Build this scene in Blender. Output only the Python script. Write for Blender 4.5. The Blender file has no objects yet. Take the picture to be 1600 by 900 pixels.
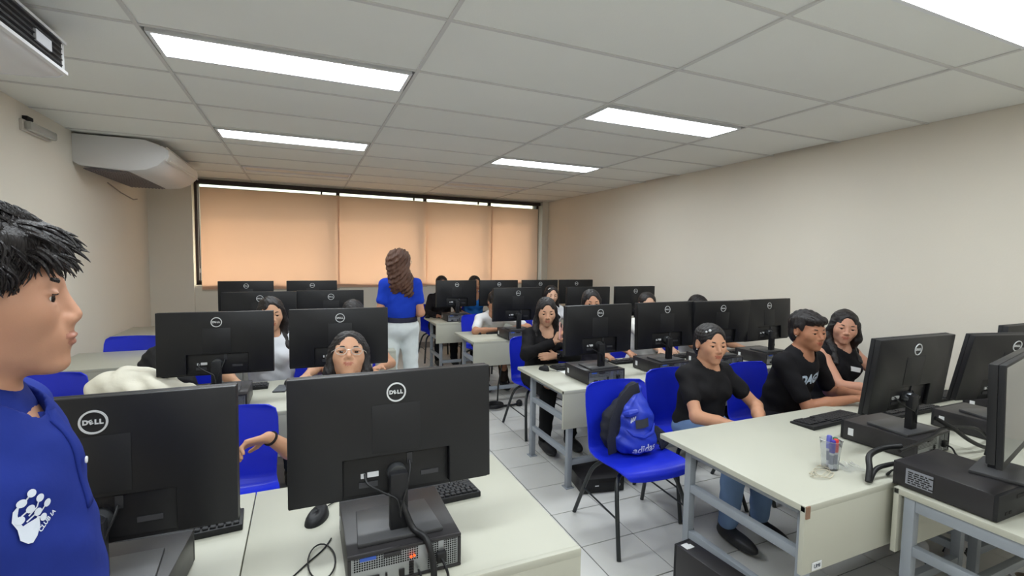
import bpy, bmesh, math, random
import numpy as np
from mathutils import Matrix, Vector
from mathutils.bvhtree import BVHTree

random.seed(7); np.random.seed(7)
PI = math.pi
scene = bpy.context.scene
COL = scene.collection
R = math.radians

# ------------------------------------------------------------------ camera
HC = 1.51
_yaw, _pit, _rol, _f = .4102, .0666, .0157, 748.67
def _cam_axes():
    cy, sy = math.cos(_yaw), math.sin(_yaw)
    f = Vector((sy, cy, 0)); r = Vector((cy, -sy, 0)); u = Vector((0, 0, 1))
    f2 = f*math.cos(_pit) - u*math.sin(_pit); u2 = u*math.cos(_pit) + f*math.sin(_pit)
    r3 = r*math.cos(_rol) + u2*math.sin(_rol); u3 = u2*math.cos(_rol) - r*math.sin(_rol)
    return r3, u3, f2
_r, _u, _fw = _cam_axes()
cam_d = bpy.data.cameras.new('camera'); cam = bpy.data.objects.new('camera', cam_d); COL.objects.link(cam)
cam_d.sensor_width = 36; cam_d.lens = _f/1600*36; cam_d.clip_start = .05
m = Matrix.Identity(4)
for i in range(3):
    m[i][0] = _r[i]; m[i][1] = _u[i]; m[i][2] = -_fw[i]
m[0][3], m[1][3], m[2][3] = 0, 0, HC
cam.matrix_world = m
scene.camera = cam

# ------------------------------------------------------------------ world, sun, exposure
vs = scene.view_settings
vs.view_transform = 'Standard'; vs.look = 'None'; vs.gamma = 1; vs.use_curve_mapping = False
vs.exposure = 1.22
LIGHT_STRENGTH = 10.0
w = bpy.data.worlds.new('world'); scene.world = w; w.use_nodes = True
nt = w.node_tree; bg = nt.nodes['Background']
sky = nt.nodes.new('ShaderNodeTexSky'); sky.sky_type = 'NISHITA'; sky.sun_disc = False
sky.sun_elevation = R(38); sky.sun_rotation = R(60); sky.air_density = 1.5; sky.dust_density = 4
nt.links.new(sky.outputs[0], bg.inputs[0]); bg.inputs[1].default_value = .25
sd = bpy.data.lights.new('sun', 'SUN'); sd.energy = 4.0; sd.color = (1, .86, .7); sd.angle = R(1.5)
so = bpy.data.objects.new('sun', sd); COL.objects.link(so)
so.rotation_euler = Vector((-.55, -1.0, -.75)).to_track_quat('-Z', 'Y').to_euler()

# ------------------------------------------------------------------ materials
def lin(c):
    return tuple(((x/255)/12.92 if x/255 <= .04045 else ((x/255+.055)/1.055)**2.4) for x in c)
MATS = {}
def mat(name, rgb, rough=.5, metal=0, spec=.5, var=0, vscale=8, bump=0, bscale=200, stretch=None, sss=0, emit=None, estr=0, alpha=1, trans=0, coat=0, ior=1.45):
    if name in MATS: return MATS[name]
    mt = bpy.data.materials.new(name); mt.use_nodes = True; nt = mt.node_tree
    b = nt.nodes['Principled BSDF']; c = (*lin(rgb), 1)
    b.inputs['Base Color'].default_value = c; b.inputs['Roughness'].default_value = rough
    b.inputs['Metallic'].default_value = metal; b.inputs['Specular IOR Level'].default_value = spec
    b.inputs['IOR'].default_value = ior
    if trans: b.inputs['Transmission Weight'].default_value = trans
    if coat: b.inputs['Coat Weight'].default_value = coat
    if alpha < 1: b.inputs['Alpha'].default_value = alpha
    if sss:
        b.inputs['Subsurface Weight'].default_value = sss
        b.inputs['Subsurface Radius'].default_value = (.012, .005, .003); b.inputs['Subsurface Scale'].default_value = 1
    if emit: b.inputs['Emission Color'].default_value = (*lin(emit), 1); b.inputs['Emission Strength'].default_value = estr
    if var or bump:
        tc = nt.nodes.new('ShaderNodeTexCoord'); mp = nt.nodes.new('ShaderNodeMapping')
        nt.links.new(tc.outputs['Object'], mp.inputs[0])
        if stretch: mp.inputs['Scale'].default_value = stretch
    if var:
        n = nt.nodes.new('ShaderNodeTexNoise'); n.inputs['Scale'].default_value = vscale; n.inputs['Detail'].default_value = 4
        nt.links.new(mp.outputs[0], n.inputs['Vector'])
        mx = nt.nodes.new('ShaderNodeMix'); mx.data_type = 'RGBA'
        mx.inputs[6].default_value = tuple(max(0, v*(1-var)) for v in c[:3]) + (1,)
        mx.inputs[7].default_value = tuple(min(1, v*(1+var)) for v in c[:3]) + (1,)
        nt.links.new(n.outputs['Fac'], mx.inputs[0]); nt.links.new(mx.outputs[2], b.inputs['Base Color'])
    if bump:
        n2 = nt.nodes.new('ShaderNodeTexNoise'); n2.inputs['Scale'].default_value = bscale; n2.inputs['Detail'].default_value = 3
        nt.links.new(mp.outputs[0], n2.inputs['Vector'])
        bp = nt.nodes.new('ShaderNodeBump'); bp.inputs['Strength'].default_value = bump; bp.inputs['Distance'].default_value = .004
        nt.links.new(n2.outputs['Fac'], bp.inputs['Height']); nt.links.new(bp.outputs[0], b.inputs['Normal'])
    MATS[name] = mt
    return mt
M_wall = mat('wall_paint', (228, 221, 208), .85, var=.04, vscale=1.5, bump=.15, bscale=90)
M_ceil = mat('ceiling_tile', (240, 241, 236), .9, var=.05, vscale=1.2, bump=.2, bscale=160)
M_bar = mat('ceiling_bar', (214, 213, 210), .6)
M_dark = mat('void_dark', (40, 38, 38), .9)
M_floor = mat('floor_tile', (211, 210, 206), .35, var=.06, vscale=5, bump=.03, bscale=60)
M_grout = mat('grout', (84, 84, 86), .9)
M_lam = mat('white_laminate', (187, 186, 172), .45, var=.02, vscale=3)
M_edge = mat('laminate_edge', (205, 206, 196), .5)
M_grey = mat('grey_metal', (150, 156, 164), .45, var=.04)
M_black = mat('black_plastic', (30, 30, 33), .5, spec=.4)
M_blackm = mat('monitor_back', (25, 25, 28), .42, spec=.5, bump=.05, bscale=900)
M_case = mat('case_black', (44, 42, 44), .38, spec=.5)
M_plate = mat('stand_plate', (70, 70, 72), .4)
M_silver = mat('logo_silver', (222, 224, 226), .35, metal=.2)
M_key = mat('key_black', (40, 40, 43), .55)
M_steel = mat('steel', (170, 173, 176), .35, metal=.8)
M_blue = mat('chair_blue', (28, 46, 205), .32, spec=.5, var=.05, vscale=5)
M_tube = mat('chair_tube', (36, 40, 42), .35, spec=.6)
M_white = mat('white_plastic', (232, 231, 228), .45)
M_sticker = mat('sticker', (225, 226, 228), .6)
M_cable = mat('cable_black', (24, 24, 26), .5)
M_usb = mat('usb_blue', (60, 95, 190), .5)
M_screen = mat('screen_off', (70, 75, 80), .12, spec=.8)
M_orange = mat('led_red', (255, 60, 20), .5, emit=(255, 70, 20), estr=1.2)

# ------------------------------------------------------------------ geometry helpers
def cr(pts, n=5):
    P_ = [Vector(p) for p in pts]; out = []
    for i in range(len(P_)-1):
        a, b, c, d = P_[max(i-1, 0)], P_[i], P_[i+1], P_[min(i+2, len(P_)-1)]
        for k in range(n):
            t = k/n; out.append(tuple(.5*((2*b)+(c-a)*t+(2*a-5*b+4*c-d)*t*t+(3*b-a-3*c+d)*t**3)))
    return out+[tuple(P_[-1])]
class MB:
    def __init__(s): s.v = []; s.f = []; s.m = []
    def add(s, vs, fs, mi=0):
        o = len(s.v); s.v += [tuple(v) for v in vs]; s.f += [tuple(i+o for i in f) for f in fs]; s.m += [mi]*len(fs); return s
    def box(s, c, d, mi=0, rot=None):
        x, y, z = d[0]/2, d[1]/2, d[2]/2
        vs = [Vector(p) for p in ((-x,-y,-z),(x,-y,-z),(x,y,-z),(-x,y,-z),(-x,-y,z),(x,-y,z),(x,y,z),(-x,y,z))]
        if rot is not None: vs = [rot @ v for v in vs]
        vs = [v+Vector(c) for v in vs]
        return s.add(vs, [(0,3,2,1),(4,5,6,7),(0,1,5,4),(1,2,6,5),(2,3,7,6),(3,0,4,7)], mi)
    def bx(s, x0, x1, y0, y1, z0, z1, mi=0):
        return s.box(((x0+x1)/2,(y0+y1)/2,(z0+z1)/2), (x1-x0,y1-y0,z1-z0), mi)
    def tube(s, pts, r, n=8, mi=0, cap=True):
        P = [Vector(p) for p in pts]; rs = r if isinstance(r, (list, tuple)) else [r]*len(P)
        t0 = (P[1]-P[0]).normalized(); up = Vector((0,0,1)) if abs(t0.z) < .9 else Vector((1,0,0))
        nx = t0.cross(up).normalized(); rings = []; o = len(s.v)
        for i, p in enumerate(P):
            t = (P[min(i+1,len(P)-1)]-P[max(i-1,0)])
            t = t.normalized() if t.length > 1e-9 else t0
            nx = (nx - t*nx.dot(t)); nx = nx.normalized() if nx.length > 1e-6 else t.orthogonal().normalized()
            ny = t.cross(nx)
            s.v += [tuple(p + (nx*math.cos(a)+ny*math.sin(a))*rs[i]) for a in [2*PI*k/n for k in range(n)]]
        for i in range(len(P)-1):
            for k in range(n):
                a = o+i*n+k; b = o+i*n+(k+1) % n
                s.f.append((a, b, b+n, a+n)); s.m.append(mi)
        if cap:
            s.f.append(tuple(o+k for k in range(n))[::-1]); s.m.append(mi)
            s.f.append(tuple(o+(len(P)-1)*n+k for k in range(n))); s.m.append(mi)
        return s
    def lathe(s, prof, n=20, c=(0,0,0), mi=0, axis=None):
        o = len(s.v); vs = []
        for r_, z_ in prof:
            for k in range(n):
                a = 2*PI*k/n; vs.append(Vector((r_*math.cos(a), r_*math.sin(a), z_)))
        if axis is not None:
            q = Vector((0,0,1)).rotation_difference(Vector(axis)); vs = [q @ v for v in vs]
        s.v += [tuple(v+Vector(c)) for v in vs]
        for i in range(len(prof)-1):
            for k in range(n):
                a = o+i*n+k; b = o+i*n+(k+1) % n
                s.f.append((a, b, b+n, a+n)); s.m.append(mi)
        s.f.append(tuple(o+k for k in range(n))[::-1]); s.m.append(mi)
        s.f.append(tuple(o+(len(prof)-1)*n+k for k in range(n))); s.m.append(mi)
        return s
    def prism(s, poly, y0, y1, mi=0, ax='y'):
        n = len(poly)
        def P(a, b, t): return (a, t, b) if ax == 'y' else ((t, a, b) if ax == 'x' else (a, b, t))
        vs = [P(a, b, y0) for a, b in poly]+[P(a, b, y1) for a, b in poly]
        fs = [tuple(range(n)), tuple(range(2*n-1, n-1, -1))]+[(i, i+n, (i+1) % n+n, (i+1) % n) for i in range(n)]
        return s.add(vs, fs, mi)
    def grid(s, fn, nu, nv, mi=0, close_u=False):
        o = len(s.v)
        for j in range(nv+1):
            for i in range(nu+(0 if close_u else 1)): s.v.append(tuple(fn(i/nu, j/nv)))
        w_ = nu if close_u else nu+1
        for j in range(nv):
            for i in range(nu):
                a = o+j*w_+i; b = o+j*w_+(i+1) % w_
                s.f.append((a, b, b+w_, a+w_)); s.m.append(mi)
        return s
    def mesh(s, name, mats, bevel=0, seg=2, smooth=None, fixn=True):
        me = bpy.data.meshes.new(name); me.from_pydata(s.v, [], s.f)
        for mt in (mats if isinstance(mats, (list, tuple)) else [mats]): me.materials.append(mt)
        me.polygons.foreach_set('material_index', s.m)
        bm = bmesh.new(); bm.from_mesh(me)
        if fixn: bmesh.ops.recalc_face_normals(bm, faces=bm.faces)
        if bevel:
            es = [e for e in bm.edges if len(e.link_faces) == 2 and e.calc_face_angle(0) > .6]
            bmesh.ops.bevel(bm, geom=es, offset=bevel, segments=seg, profile=.5, affect='EDGES', clamp_overlap=True)
        bm.to_mesh(me); bm.free()
        if smooth is None: smooth = bool(bevel)
        if smooth:
            me.shade_smooth()
            try: me.set_sharp_from_angle(angle=R(40))
            except Exception: pass
        me.update(); return me
def link(name, me, parent=None, loc=(0,0,0), rot=(0,0,0)):
    o = bpy.data.objects.new(name, me); COL.objects.link(o); o.location = loc; o.rotation_euler = rot
    if parent is not None: o.parent = parent
    return o
def ob(name, mb, mats, parent=None, loc=(0,0,0), rot=(0,0,0), **k):
    return link(name, mb.mesh(name, mats, **k), parent, loc, rot)
def tag(o, label=None, cat=None, group=None, kind=None):
    if label: o['label'] = label
    if cat: o['category'] = cat
    if group: o['group'] = group
    if kind: o['kind'] = kind
    return o
def thing(name, label, cat, loc=(0,0,0), rz=0, group=None):
    o = bpy.data.objects.new(name, None); COL.objects.link(o); o.empty_display_size = .05
    o.location = loc; o.rotation_euler = (0, 0, rz)
    return tag(o, label, cat, group)
KIDS = {}
def kids(o): return [c for c in bpy.data.objects if c.parent == o]
def copy_tree(o, parent=None):
    c = o.copy(); COL.objects.link(c); c.parent = parent
    for ch in kids(o): copy_tree(ch, c)
    return c
def text_mesh(name, s, size, mt, depth=.001, bold=0, shear=0, spacing=1):
    cu = bpy.data.curves.new(name, 'FONT'); cu.body = s; cu.size = size; cu.extrude = depth; cu.offset = bold; cu.shear = shear
    cu.align_x = 'CENTER'; cu.align_y = 'CENTER'; cu.space_character = spacing; cu.resolution_u = 4
    o = bpy.data.objects.new(name, cu); COL.objects.link(o)
    dg = bpy.context.evaluated_depsgraph_get(); me = bpy.data.meshes.new_from_object(o.evaluated_get(dg))
    bpy.data.objects.remove(o); bpy.data.curves.remove(cu)
    me.materials.clear(); me.materials.append(mt); me.name = name
    return me

# ------------------------------------------------------------------ room shell
ZC = 2.484
def XL(y): return -1.60-.03*y
XR = 4.05; Y0 = -2.2
def YB(x): return 7.52+.035*(x+1.8)      # face of the window wall (columns)
floor = ob('floor', MB().bx(-2.1, XR+.2, Y0-.2, 8.4, -.12, -.004), M_grout); tag(floor, kind='structure')
T = .33
def tile_mesh(n, wx, wy, h, mt, bev):
    return MB().bx(-wx/2, wx/2, -wy/2, wy/2, 0, h).mesh(n, mt, bevel=bev, seg=1)
ft = tile_mesh('tile', T-.0055, T-.0055, .006, M_floor, .0012)
FX, FY = .33*3.9774*1.0, .33*6.2246          # seams read off the photograph
rest = MB(); cnt = 0
for i in range(-11, 9):
    for j in range(-14, 20):
        x = FX+(i+.5)*T; y = FY+(j+.5)*T
        if x < XL(y)-.1 or x > XR+.1 or y < Y0 or y > 8.0: continue
        vis = (.5 < x < 2.7 and .8 < y < 6.9) or (2.7 <= x < 3.4 and 1.6 < y < 5.5)
        if vis and cnt < 300:
            link('tile', ft, floor, (x, y, -.006)); cnt += 1
        else:
            rest.bx(x-T/2+.002, x+T/2-.002, y-T/2+.002, y+T/2-.002, -.006, 0)
tag(ob('tile_field', rest, M_floor, floor), kind='stuff')

def wallquad(name, p, q, th, z0=0, z1=ZC+.1):      # wall from p to q, thickness to its outside (left of p->q)
    d = (Vector(q)-Vector(p)).normalized(); n = Vector((-d.y, d.x))
    mb = MB(); a, b = Vector(p), Vector(q); c_, e_ = b+n*th, a+n*th
    vs = [(*v, z0) for v in (a, b, c_, e_)]+[(*v, z1) for v in (a, b, c_, e_)]
    mb.add(vs, [(0,3,2,1),(4,5,6,7),(0,1,5,4),(1,2,6,5),(2,3,7,6),(3,0,4,7)])
    return ob(name, mb, M_wall)
tag(wallquad('wall_left', (XL(Y0), Y0), (XL(7.9), 7.9), .2), kind='structure')
tag(wallquad('wall_right', (XR, 7.95), (XR, Y0), .2), kind='structure')
tag(wallquad('wall_front', (XR+.2, Y0), (XL(Y0)-.2, Y0), .2), kind='structure')
# window wall: sill wall below, a column at either end, lintel
WXL, WXR = -1.345, 3.93; SILL = 1.05; WTOP = ZC-.015
def bseg(mb, x0, x1, z0, z1, d0=0, d1=.42):
    vs = []
    for z in (z0, z1):
        vs += [(x0, YB(x0)+d0, z), (x1, YB(x1)+d0, z), (x1, YB(x1)+d1, z), (x0, YB(x0)+d1, z)]
    mb.add(vs, [(0,3,2,1),(4,5,6,7),(0,1,5,4),(1,2,6,5),(2,3,7,6),(3,0,4,7)])
mb = MB(); bseg(mb, -2.1, WXL, 0, ZC+.1); bseg(mb, WXR, XR+.2, 0, ZC+.1); bseg(mb, WXL, WXR, 0, SILL, .06); bseg(mb, WXL, WXR, WTOP+.02, ZC+.1, .06)
wb = ob('wall_back', mb, M_wall); tag(wb, kind='structure')
mb = MB(); bseg(mb, -1.85, XR, 0, .09, -.012, .01)
tag(ob('baseboard_back', mb, mat('skirting', (150, 140, 132), .5)), kind='structure')
# window: dark bronze frame, glass
M_frame = mat('bronze_frame', (58, 46, 44), .45)
M_glass = mat('glass', (235, 245, 245), .03, trans=1, ior=1.05, spec=.3)
mb = MB(); 
bseg(mb, WXL, WXR, WTOP-.045, WTOP+.01, .16, .24); bseg(mb, WXL, WXR, SILL, SILL+.05, .16, .24)
bseg(mb, WXL, WXL+.05, SILL, WTOP, .16, .24); bseg(mb, WXR-.05, WXR, SILL, WTOP, .16, .24)
win = ob('window_1', mb, M_frame); tag(win, kind='structure')
seams = [-1.255, .485, 1.83, 2.97, 3.86]
for k in range(1, 4):
    mb = MB(); xx = seams[k]; bseg(mb, xx-.025, xx+.025, SILL+.05, WTOP-.045, .17, .23); ob('mullion', mb, M_frame, win)
for k in range(4):
    mb = MB(); bseg(mb, (WXL+.05 if k == 0 else seams[k]+.025), (WXR-.05 if k == 3 else seams[k+1]-.025), SILL+.05, WTOP-.045, .195, .201); ob('pane', mb, M_glass, win)
# roller blinds
mtb = bpy.data.materials.new('blind_fabric'); mtb.use_nodes = True; nt = mtb.node_tree; nt.nodes.remove(nt.nodes['Principled BSDF'])
out = nt.nodes['Material Output']; df = nt.nodes.new('ShaderNodeBsdfDiffuse'); tr = nt.nodes.new('ShaderNodeBsdfTranslucent'); ms = nt.nodes.new('ShaderNodeMixShader')
df.inputs[0].default_value = (*lin((222, 198, 178)), 1); tr.inputs[0].default_value = (*lin((240, 190, 155)), 1); ms.inputs[0].default_value = .5
nt.links.new(df.outputs[0], ms.inputs[1]); nt.links.new(tr.outputs[0], ms.inputs[2]); nt.links.new(ms.outputs[0], out.inputs[0])
# long head rail with brackets carries the blinds
rail = thing('blind_rail', 'dark brown head rail running along the top of the window', 'rail', (0, 0, 0))
mb = MB(); bseg(mb, WXL+.03, WXR-.03, WTOP-.055, WTOP-.005, .025, .075); ob('rail_bar', mb, M_frame, rail)
for k in range(1, 4):
    x = [None, .25, 1.62, 2.72][k]
    mb = MB(); bseg(mb, x-.012, x+.012, WTOP-.10, WTOP-.05, .05, .08); ob('bracket', mb, M_frame, rail)
names = ['leftmost wide beige roller blind with diagonal creases, beside the left column', 'beige roller blind second from the left column, behind the teacher',
         'beige roller blind third from the left, with soft creases', 'narrow warm orange roller blind at the right end of the window']
for k in range(4):
    x0, x1 = seams[k]-.008, seams[k+1]+.008; dy = .045+.008*(k % 2)
    zt, zb = WTOP-.105-.004*k, .985+.012*k
    b_ = thing('roller_blind', names[k], 'blind', ((x0+x1)/2, YB((x0+x1)/2)+dy, zb), 0, 'roller blinds over the window')
    ox, oy = b_.location.x, b_.location.y
    ph = k*1.7
    def fn(u, v):
        x = x0+(x1-x0)*u; z = (zt-zb)*v
        d = .007*math.sin(7*(u*1.2-v)+ph)*math.exp(-((u-.3)**2)*3)+.004*math.sin(19*(u+.6*v)+ph)*v*(1-u)
        return (x-ox, YB(x)+dy-oy+d, z)
    mb = MB().grid(fn, 40, 34); me = mb.mesh('fabric', mtb, smooth=True, fixn=False); link('fabric', me, b_)
    mb = MB(); mb.tube([(x0-ox, YB(x0)+dy-oy, 0), (x1-ox, YB(x1)+dy-oy, 0)], .007, 10); ob('hem_bar', mb, mat('hem', (205, 190, 172), .6), b_, smooth=True)
    mb = MB(); mb.tube([(x0-ox, YB(x0)+dy-oy, zt-zb), (x1-ox, YB(x1)+dy-oy, zt-zb)], .005, 8); ob('top_rod', mb, mat('hem', (205, 190, 172), .6), b_, smooth=True)
# pull chain at the left end of the blinds
ch = thing('blind_chain', 'thin bead chain hanging at the left end of the window', 'chain', (-1.285, YB(-1.285)+.02, 1.12))
mb = MB().tube([(0, 0, 1.28), (0, 0, 0)], .003, 6).tube([(.02, 0, 1.28), (.02, 0, .0)], .003, 6); ob('loop', mb, M_white, ch, smooth=True)
ob('weight', MB().lathe([(.004, 0), (.009, .01), (.009, .05), (.004, .06)], 10, (.01, 0, .1)), M_white, ch, smooth=True)

# ------------------------------------------------------------------ ceiling grid
ceil = ob('ceiling', MB().bx(-2.2, XR+.2, Y0-.2, 8.4, ZC+.06, ZC+.16), M_dark); tag(ceil, kind='structure')
gx = [-.652+1.22*k for k in range(-2, 5)]; gy = [2.613+.61*j for j in range(-8, 10)]
XA, XB_ = -1.86, XR
bars = 0
for x in gx:
    if XA < x < XB_:
        ob('grid_bar', MB().bx(x-.009, x+.009, Y0, 7.9, ZC-.003, ZC+.03), M_bar, ceil)
for y in gy:
    if Y0 < y < 7.9: ob('grid_bar', MB().bx(XA, XB_, y-.009, y+.009, ZC-.002, ZC+.03), M_bar, ceil)
LIT = [(0, -6), (2, -6), (0, -3), (2, -3), (0, 0), (2, 0), (0, 3), (2, 3)]; UNLIT = [(0, 6), (2, 6)]
lightcells = {(k+2, j+8) for k, j in LIT+UNLIT}
def ctile(x0, x1, y0, y1, dz=0, tilt=0):
    o = ob('ceiling_tile', MB().bx(-(x1-x0)/2, (x1-x0)/2, -(y1-y0)/2, (y1-y0)/2, 0, .014), M_ceil, ceil, ((x0+x1)/2, (y0+y1)/2, ZC+.004+dz), (0, tilt, 0))
cnt = 0
for a in range(len(gx)-1):
    for b in range(len(gy)-1):
        x0, x1 = max(gx[a], XA)+.006, min(gx[a+1], XB_)-.006; y0, y1 = max(gy[b], Y0)+.006, min(gy[b+1], 7.85)-.006
        if x1-x0 < .04 or y1-y0 < .04: continue
        if (a, b) in lightcells: y0 = gy[b]+.355
        g = 0
        if a == 5 and b in (8, 11): x1 -= .04; 
        ctile(x0, x1, y0, y1, random.uniform(-.001, .002))
# lights
M_diff = mat('diffuser_lit', (255, 255, 255), .5, emit=(240, 248, 252), estr=LIGHT_STRENGTH)
M_diffo = mat('diffuser_off', (226, 220, 210), .4)
M_fix = mat('fixture_white', (235, 236, 238), .45)
def fixture(x0, y0, lit, label, group=None):
    t = thing('ceiling_light', label, 'ceiling light', (x0+.61, y0+.2, ZC-.006), 0, group)
    a, b, c_ = .592, .155, .018
    mb = MB().bx(-a, a, -b, -b+c_, 0, .03).bx(-a, a, b-c_, b, 0, .03).bx(-a, -a+c_, -b+c_, b-c_, 0, .03).bx(a-c_, a, -b+c_, b-c_, 0, .03)
    ob('frame', mb, M_fix, t)
    d = MB(); 
    d.add([(-a+c_, -b+c_, .012), (a-c_, -b+c_, .012), (a-c_, b-c_, .012), (-a+c_, b-c_, .012)], [(0, 3, 2, 1)])
    ob('diffuser', d, M_diff if lit else M_diffo, t, fixn=False)
    ob('housing', MB().bx(-a, a, -b, b, .03, .055), M_fix, t)
LL = {(0, -6): None, (2, -6): None, (0, -3): None, (2, -3): 'lit ceiling panel light at the upper right corner of the picture', (0, 0): 'nearest large lit ceiling panel light on the left side',
      (2, 0): 'lit ceiling panel light on the right above the black-shirted students', (0, 3): 'lit ceiling panel light left of centre, in front of the unlit panel by the window', (2, 3): 'small lit ceiling panel light right of centre, farthest lit one'}
for (k, j), l in LL.items():
    fixture(-.652+1.22*k, 2.613+.61*j, True, l or 'lit ceiling panel light overhead behind the camera', 'ceiling panel lights')
fixture(-.652, 2.613+.61*6, False, 'unlit ceiling panel light close to the left end of the window', 'ceiling panel lights')
fixture(-.652+2.44, 2.613+.61*6, False, 'unlit ceiling panel light close to the right end of the window', 'ceiling panel lights')

# ------------------------------------------------------------------ air conditioners on the left wall
M_ac = mat('ac_white', (222, 221, 222), .4); M_acd = mat('ac_grille', (118, 112, 116), .6)
def ac(y0, y1, label, vent_dark):
    t = thing('air_conditioner', label, 'air conditioner', (XL((y0+y1)/2)+.02, y0, 2.2), 0, 'ceiling-hung air conditioners')
    L = y1-y0; D = .66
    prof = [(0, .27), (0, .04), (.04, .015), (.38, -.005), (.50, .012), (.585, .055), (.64, .115), (.66, .15), (.655, .20), (.60, .235), (.52, .262), (.50, .27)]
    if vent_dark: prof = [(0, .27), (0, .05), (.58, .075), (.64, .085), (.66, .10), (.66, .235), (.645, .27)]
    body = MB().prism(prof, 0, L); ob('body', body, M_ac, t, bevel=.008)
    for e, y in (('side_cover', -.012), ('side_cover', L+.0)):
        ob(e, MB().prism([(a*1.0, b) for a, b in prof], y, y+.012), M_ac, t, bevel=.004)
    g = MB()
    g.bx(.05, .36, .05, L-.05, -.008, .0)
    gr = ob('intake_grille', g, M_acd, t)
    for k in range(10):
        ob('slat', MB().bx(.06+.03*k, .072+.03*k, .05, L-.05, -.014, -.006), M_acd, gr)
    # outlet on the room side
    vm = mat('ac_vent_dark', (24, 22, 24), .6) if vent_dark else mat('ac_vent_light', (235, 230, 224), .5)
    v = ob('outlet', MB().bx(.655, .664, .03, L-.03, .112, .226), vm, t) if vent_dark else ob('outlet', MB().prism([(.642, .10), (.664, .145), (.66, .205), (.61, .24), (.60, .23), (.63, .19)], .04, L-.04), vm, t)
    for k in range(5 if vent_dark else 2):
        f = k/(4 if vent_dark else 1)
        ob('vane', MB().box((.668 if vent_dark else .668-.05*max(0, f-.45), L/2, (.122+.095*f) if vent_dark else .112+.115*f), (.012, L-.10, .006), 0, Matrix.Rotation(R(-25), 3, 'Y')), mat('ac_vane', (50, 48, 50), .5) if vent_dark else vm, v)
    if vent_dark:
        ob('display', MB().box((.672, L-.22, .165), (.01, .13, .045)), mat('ac_display', (205, 205, 210), .4), t)
        ob('front_trim', MB().prism([(.63, .096), (.674, .096), (.674, .110), (.64, .110)], 0, L), M_ac, t)
        ob('front_trim', MB().prism([(.62, .238), (.674, .228), (.674, .240), (.62, .252)], 0, L), M_ac, t)
    return t
ac(5.18, 6.50, 'white ceiling-hung air conditioner on the left wall beside the window', False)
ac(1.55, 2.86, 'white air conditioner with black louvres in the upper left corner of the picture', True)
cl = MB().tube([(XL(6)+.01, 6.0, 2.17), (XL(6.4)+.012, 6.4, 2.12), (XL(6.8)+.012, 6.85, 2.09), (XL(7)+.015, 7.0, 2.11)], .006, 6)
tag(ob('drain_hose', cl, mat('hose', (150, 142, 134), .6), smooth=True), 'thin grey hose on the left wall under the far air conditioner', 'hose')
el = thing('emergency_light', 'small clear emergency light high on the left wall', 'emergency light', (XL(4.5)+.005, 4.5, 2.30))
ob('back_plate', MB().bx(0, .02, -.2, .2, 0, .075), mat('emg_plate', (205, 198, 190), .5), el, bevel=.004)
ob('cover', MB().bx(.02, .06, -.19, .19, .008, .067), mat('emg_cover', (225, 222, 214), .15, trans=.5), el, bevel=.012)
ob('tube_lamp', MB().tube([(.04, -.17, .038), (.04, .17, .038)], .008, 8), M_white, el, smooth=True)
ob('socket', MB().bx(0, .03, -.16, -.08, .08, .105), M_dark, el, bevel=.003)
# ------------------------------------------------------------------ tables
TZ = .66
def table(x0, x1, y0, y1, label, panel='near', group='computer tables in rows', inset=.075, chip=False):
    t = thing('computer_table', label, 'table', ((x0+x1)/2, (y0+y1)/2, 0), 0, group)
    w_, d_ = (x1-x0)/2, (y1-y0)/2
    s = -1 if panel == 'near' else 1
    top = ob('tabletop', MB().bx(-w_, w_, -d_, d_, TZ-.024, TZ), M_lam, t, bevel=.003)
    pn = ob('modesty_panel', MB().bx(-w_, w_, s*d_-.009-.010*s, s*d_+.009-.010*s, .41, TZ+.001), M_lam, t, bevel=.002)
    if chip:
        ob('chipped_edge', MB().box((-w_+.012, -d_-.0005, TZ-.022), (.02, .006, .044)), mat('chipboard', (142, 112, 92), .9), pn)
        ob('inventory_tag', MB().box((-w_+.075, -d_-.0015, .432), (.05, .002, .028)), M_sticker, pn)
        me = text_mesh('tag_mark', 'UMI', .02, mat('tagink', (40, 50, 70), .6), .0005)
        link('tag_print', me, pn, (-w_+.075, -d_-.003, .432), (PI/2, 0, 0))
    for sx in (-1, 1):
        lx = sx*(w_-inset)
        for ly in (-d_+(.05 if s < 0 else .13), d_-(.13 if s < 0 else .05)):
            ob('leg', MB().bx(lx-.0175, lx+.0175, ly-.0175, ly+.0175, .004, TZ-.024), M_grey, t, bevel=.002)
            ob('foot_plate', MB().bx(lx-.03, lx+.03, ly-.03, ly+.03, 0, .005), M_grey, t)
        ya, yb = -d_+(.05 if s < 0 else .13)+.0176, d_-(.13 if s < 0 else .05)-.0176
        for z in (.44, .22):
            ob('side_rail', MB().bx(lx-.015, lx+.015, ya, yb, z-.018, z+.018), M_grey, t, bevel=.002)
        ob('side_rail', MB().bx(lx-.015, lx+.015, ya, yb, TZ-.070, TZ-.025), M_grey, t, bevel=.002)
    fy = s*(d_-.05)
    ob('long_rail', MB().bx(-w_+inset+.018, w_-inset-.018, fy-.015, fy+.015, .15, .185), M_grey, t, bevel=.002)
    return t
RX0, RXM, RX1 = 1.55, 2.785, 4.02
TY = {'R1': (1.06, 1.80), 'R2': (2.60, 3.32), 'R3': (4.42, 5.08), 'R4': (5.76, 6.42), 'L1': (1.15, 1.87), 'L2': (2.80, 3.50), 'L3': (4.26, 4.96), 'L4': (5.80, 6.50)}
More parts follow.
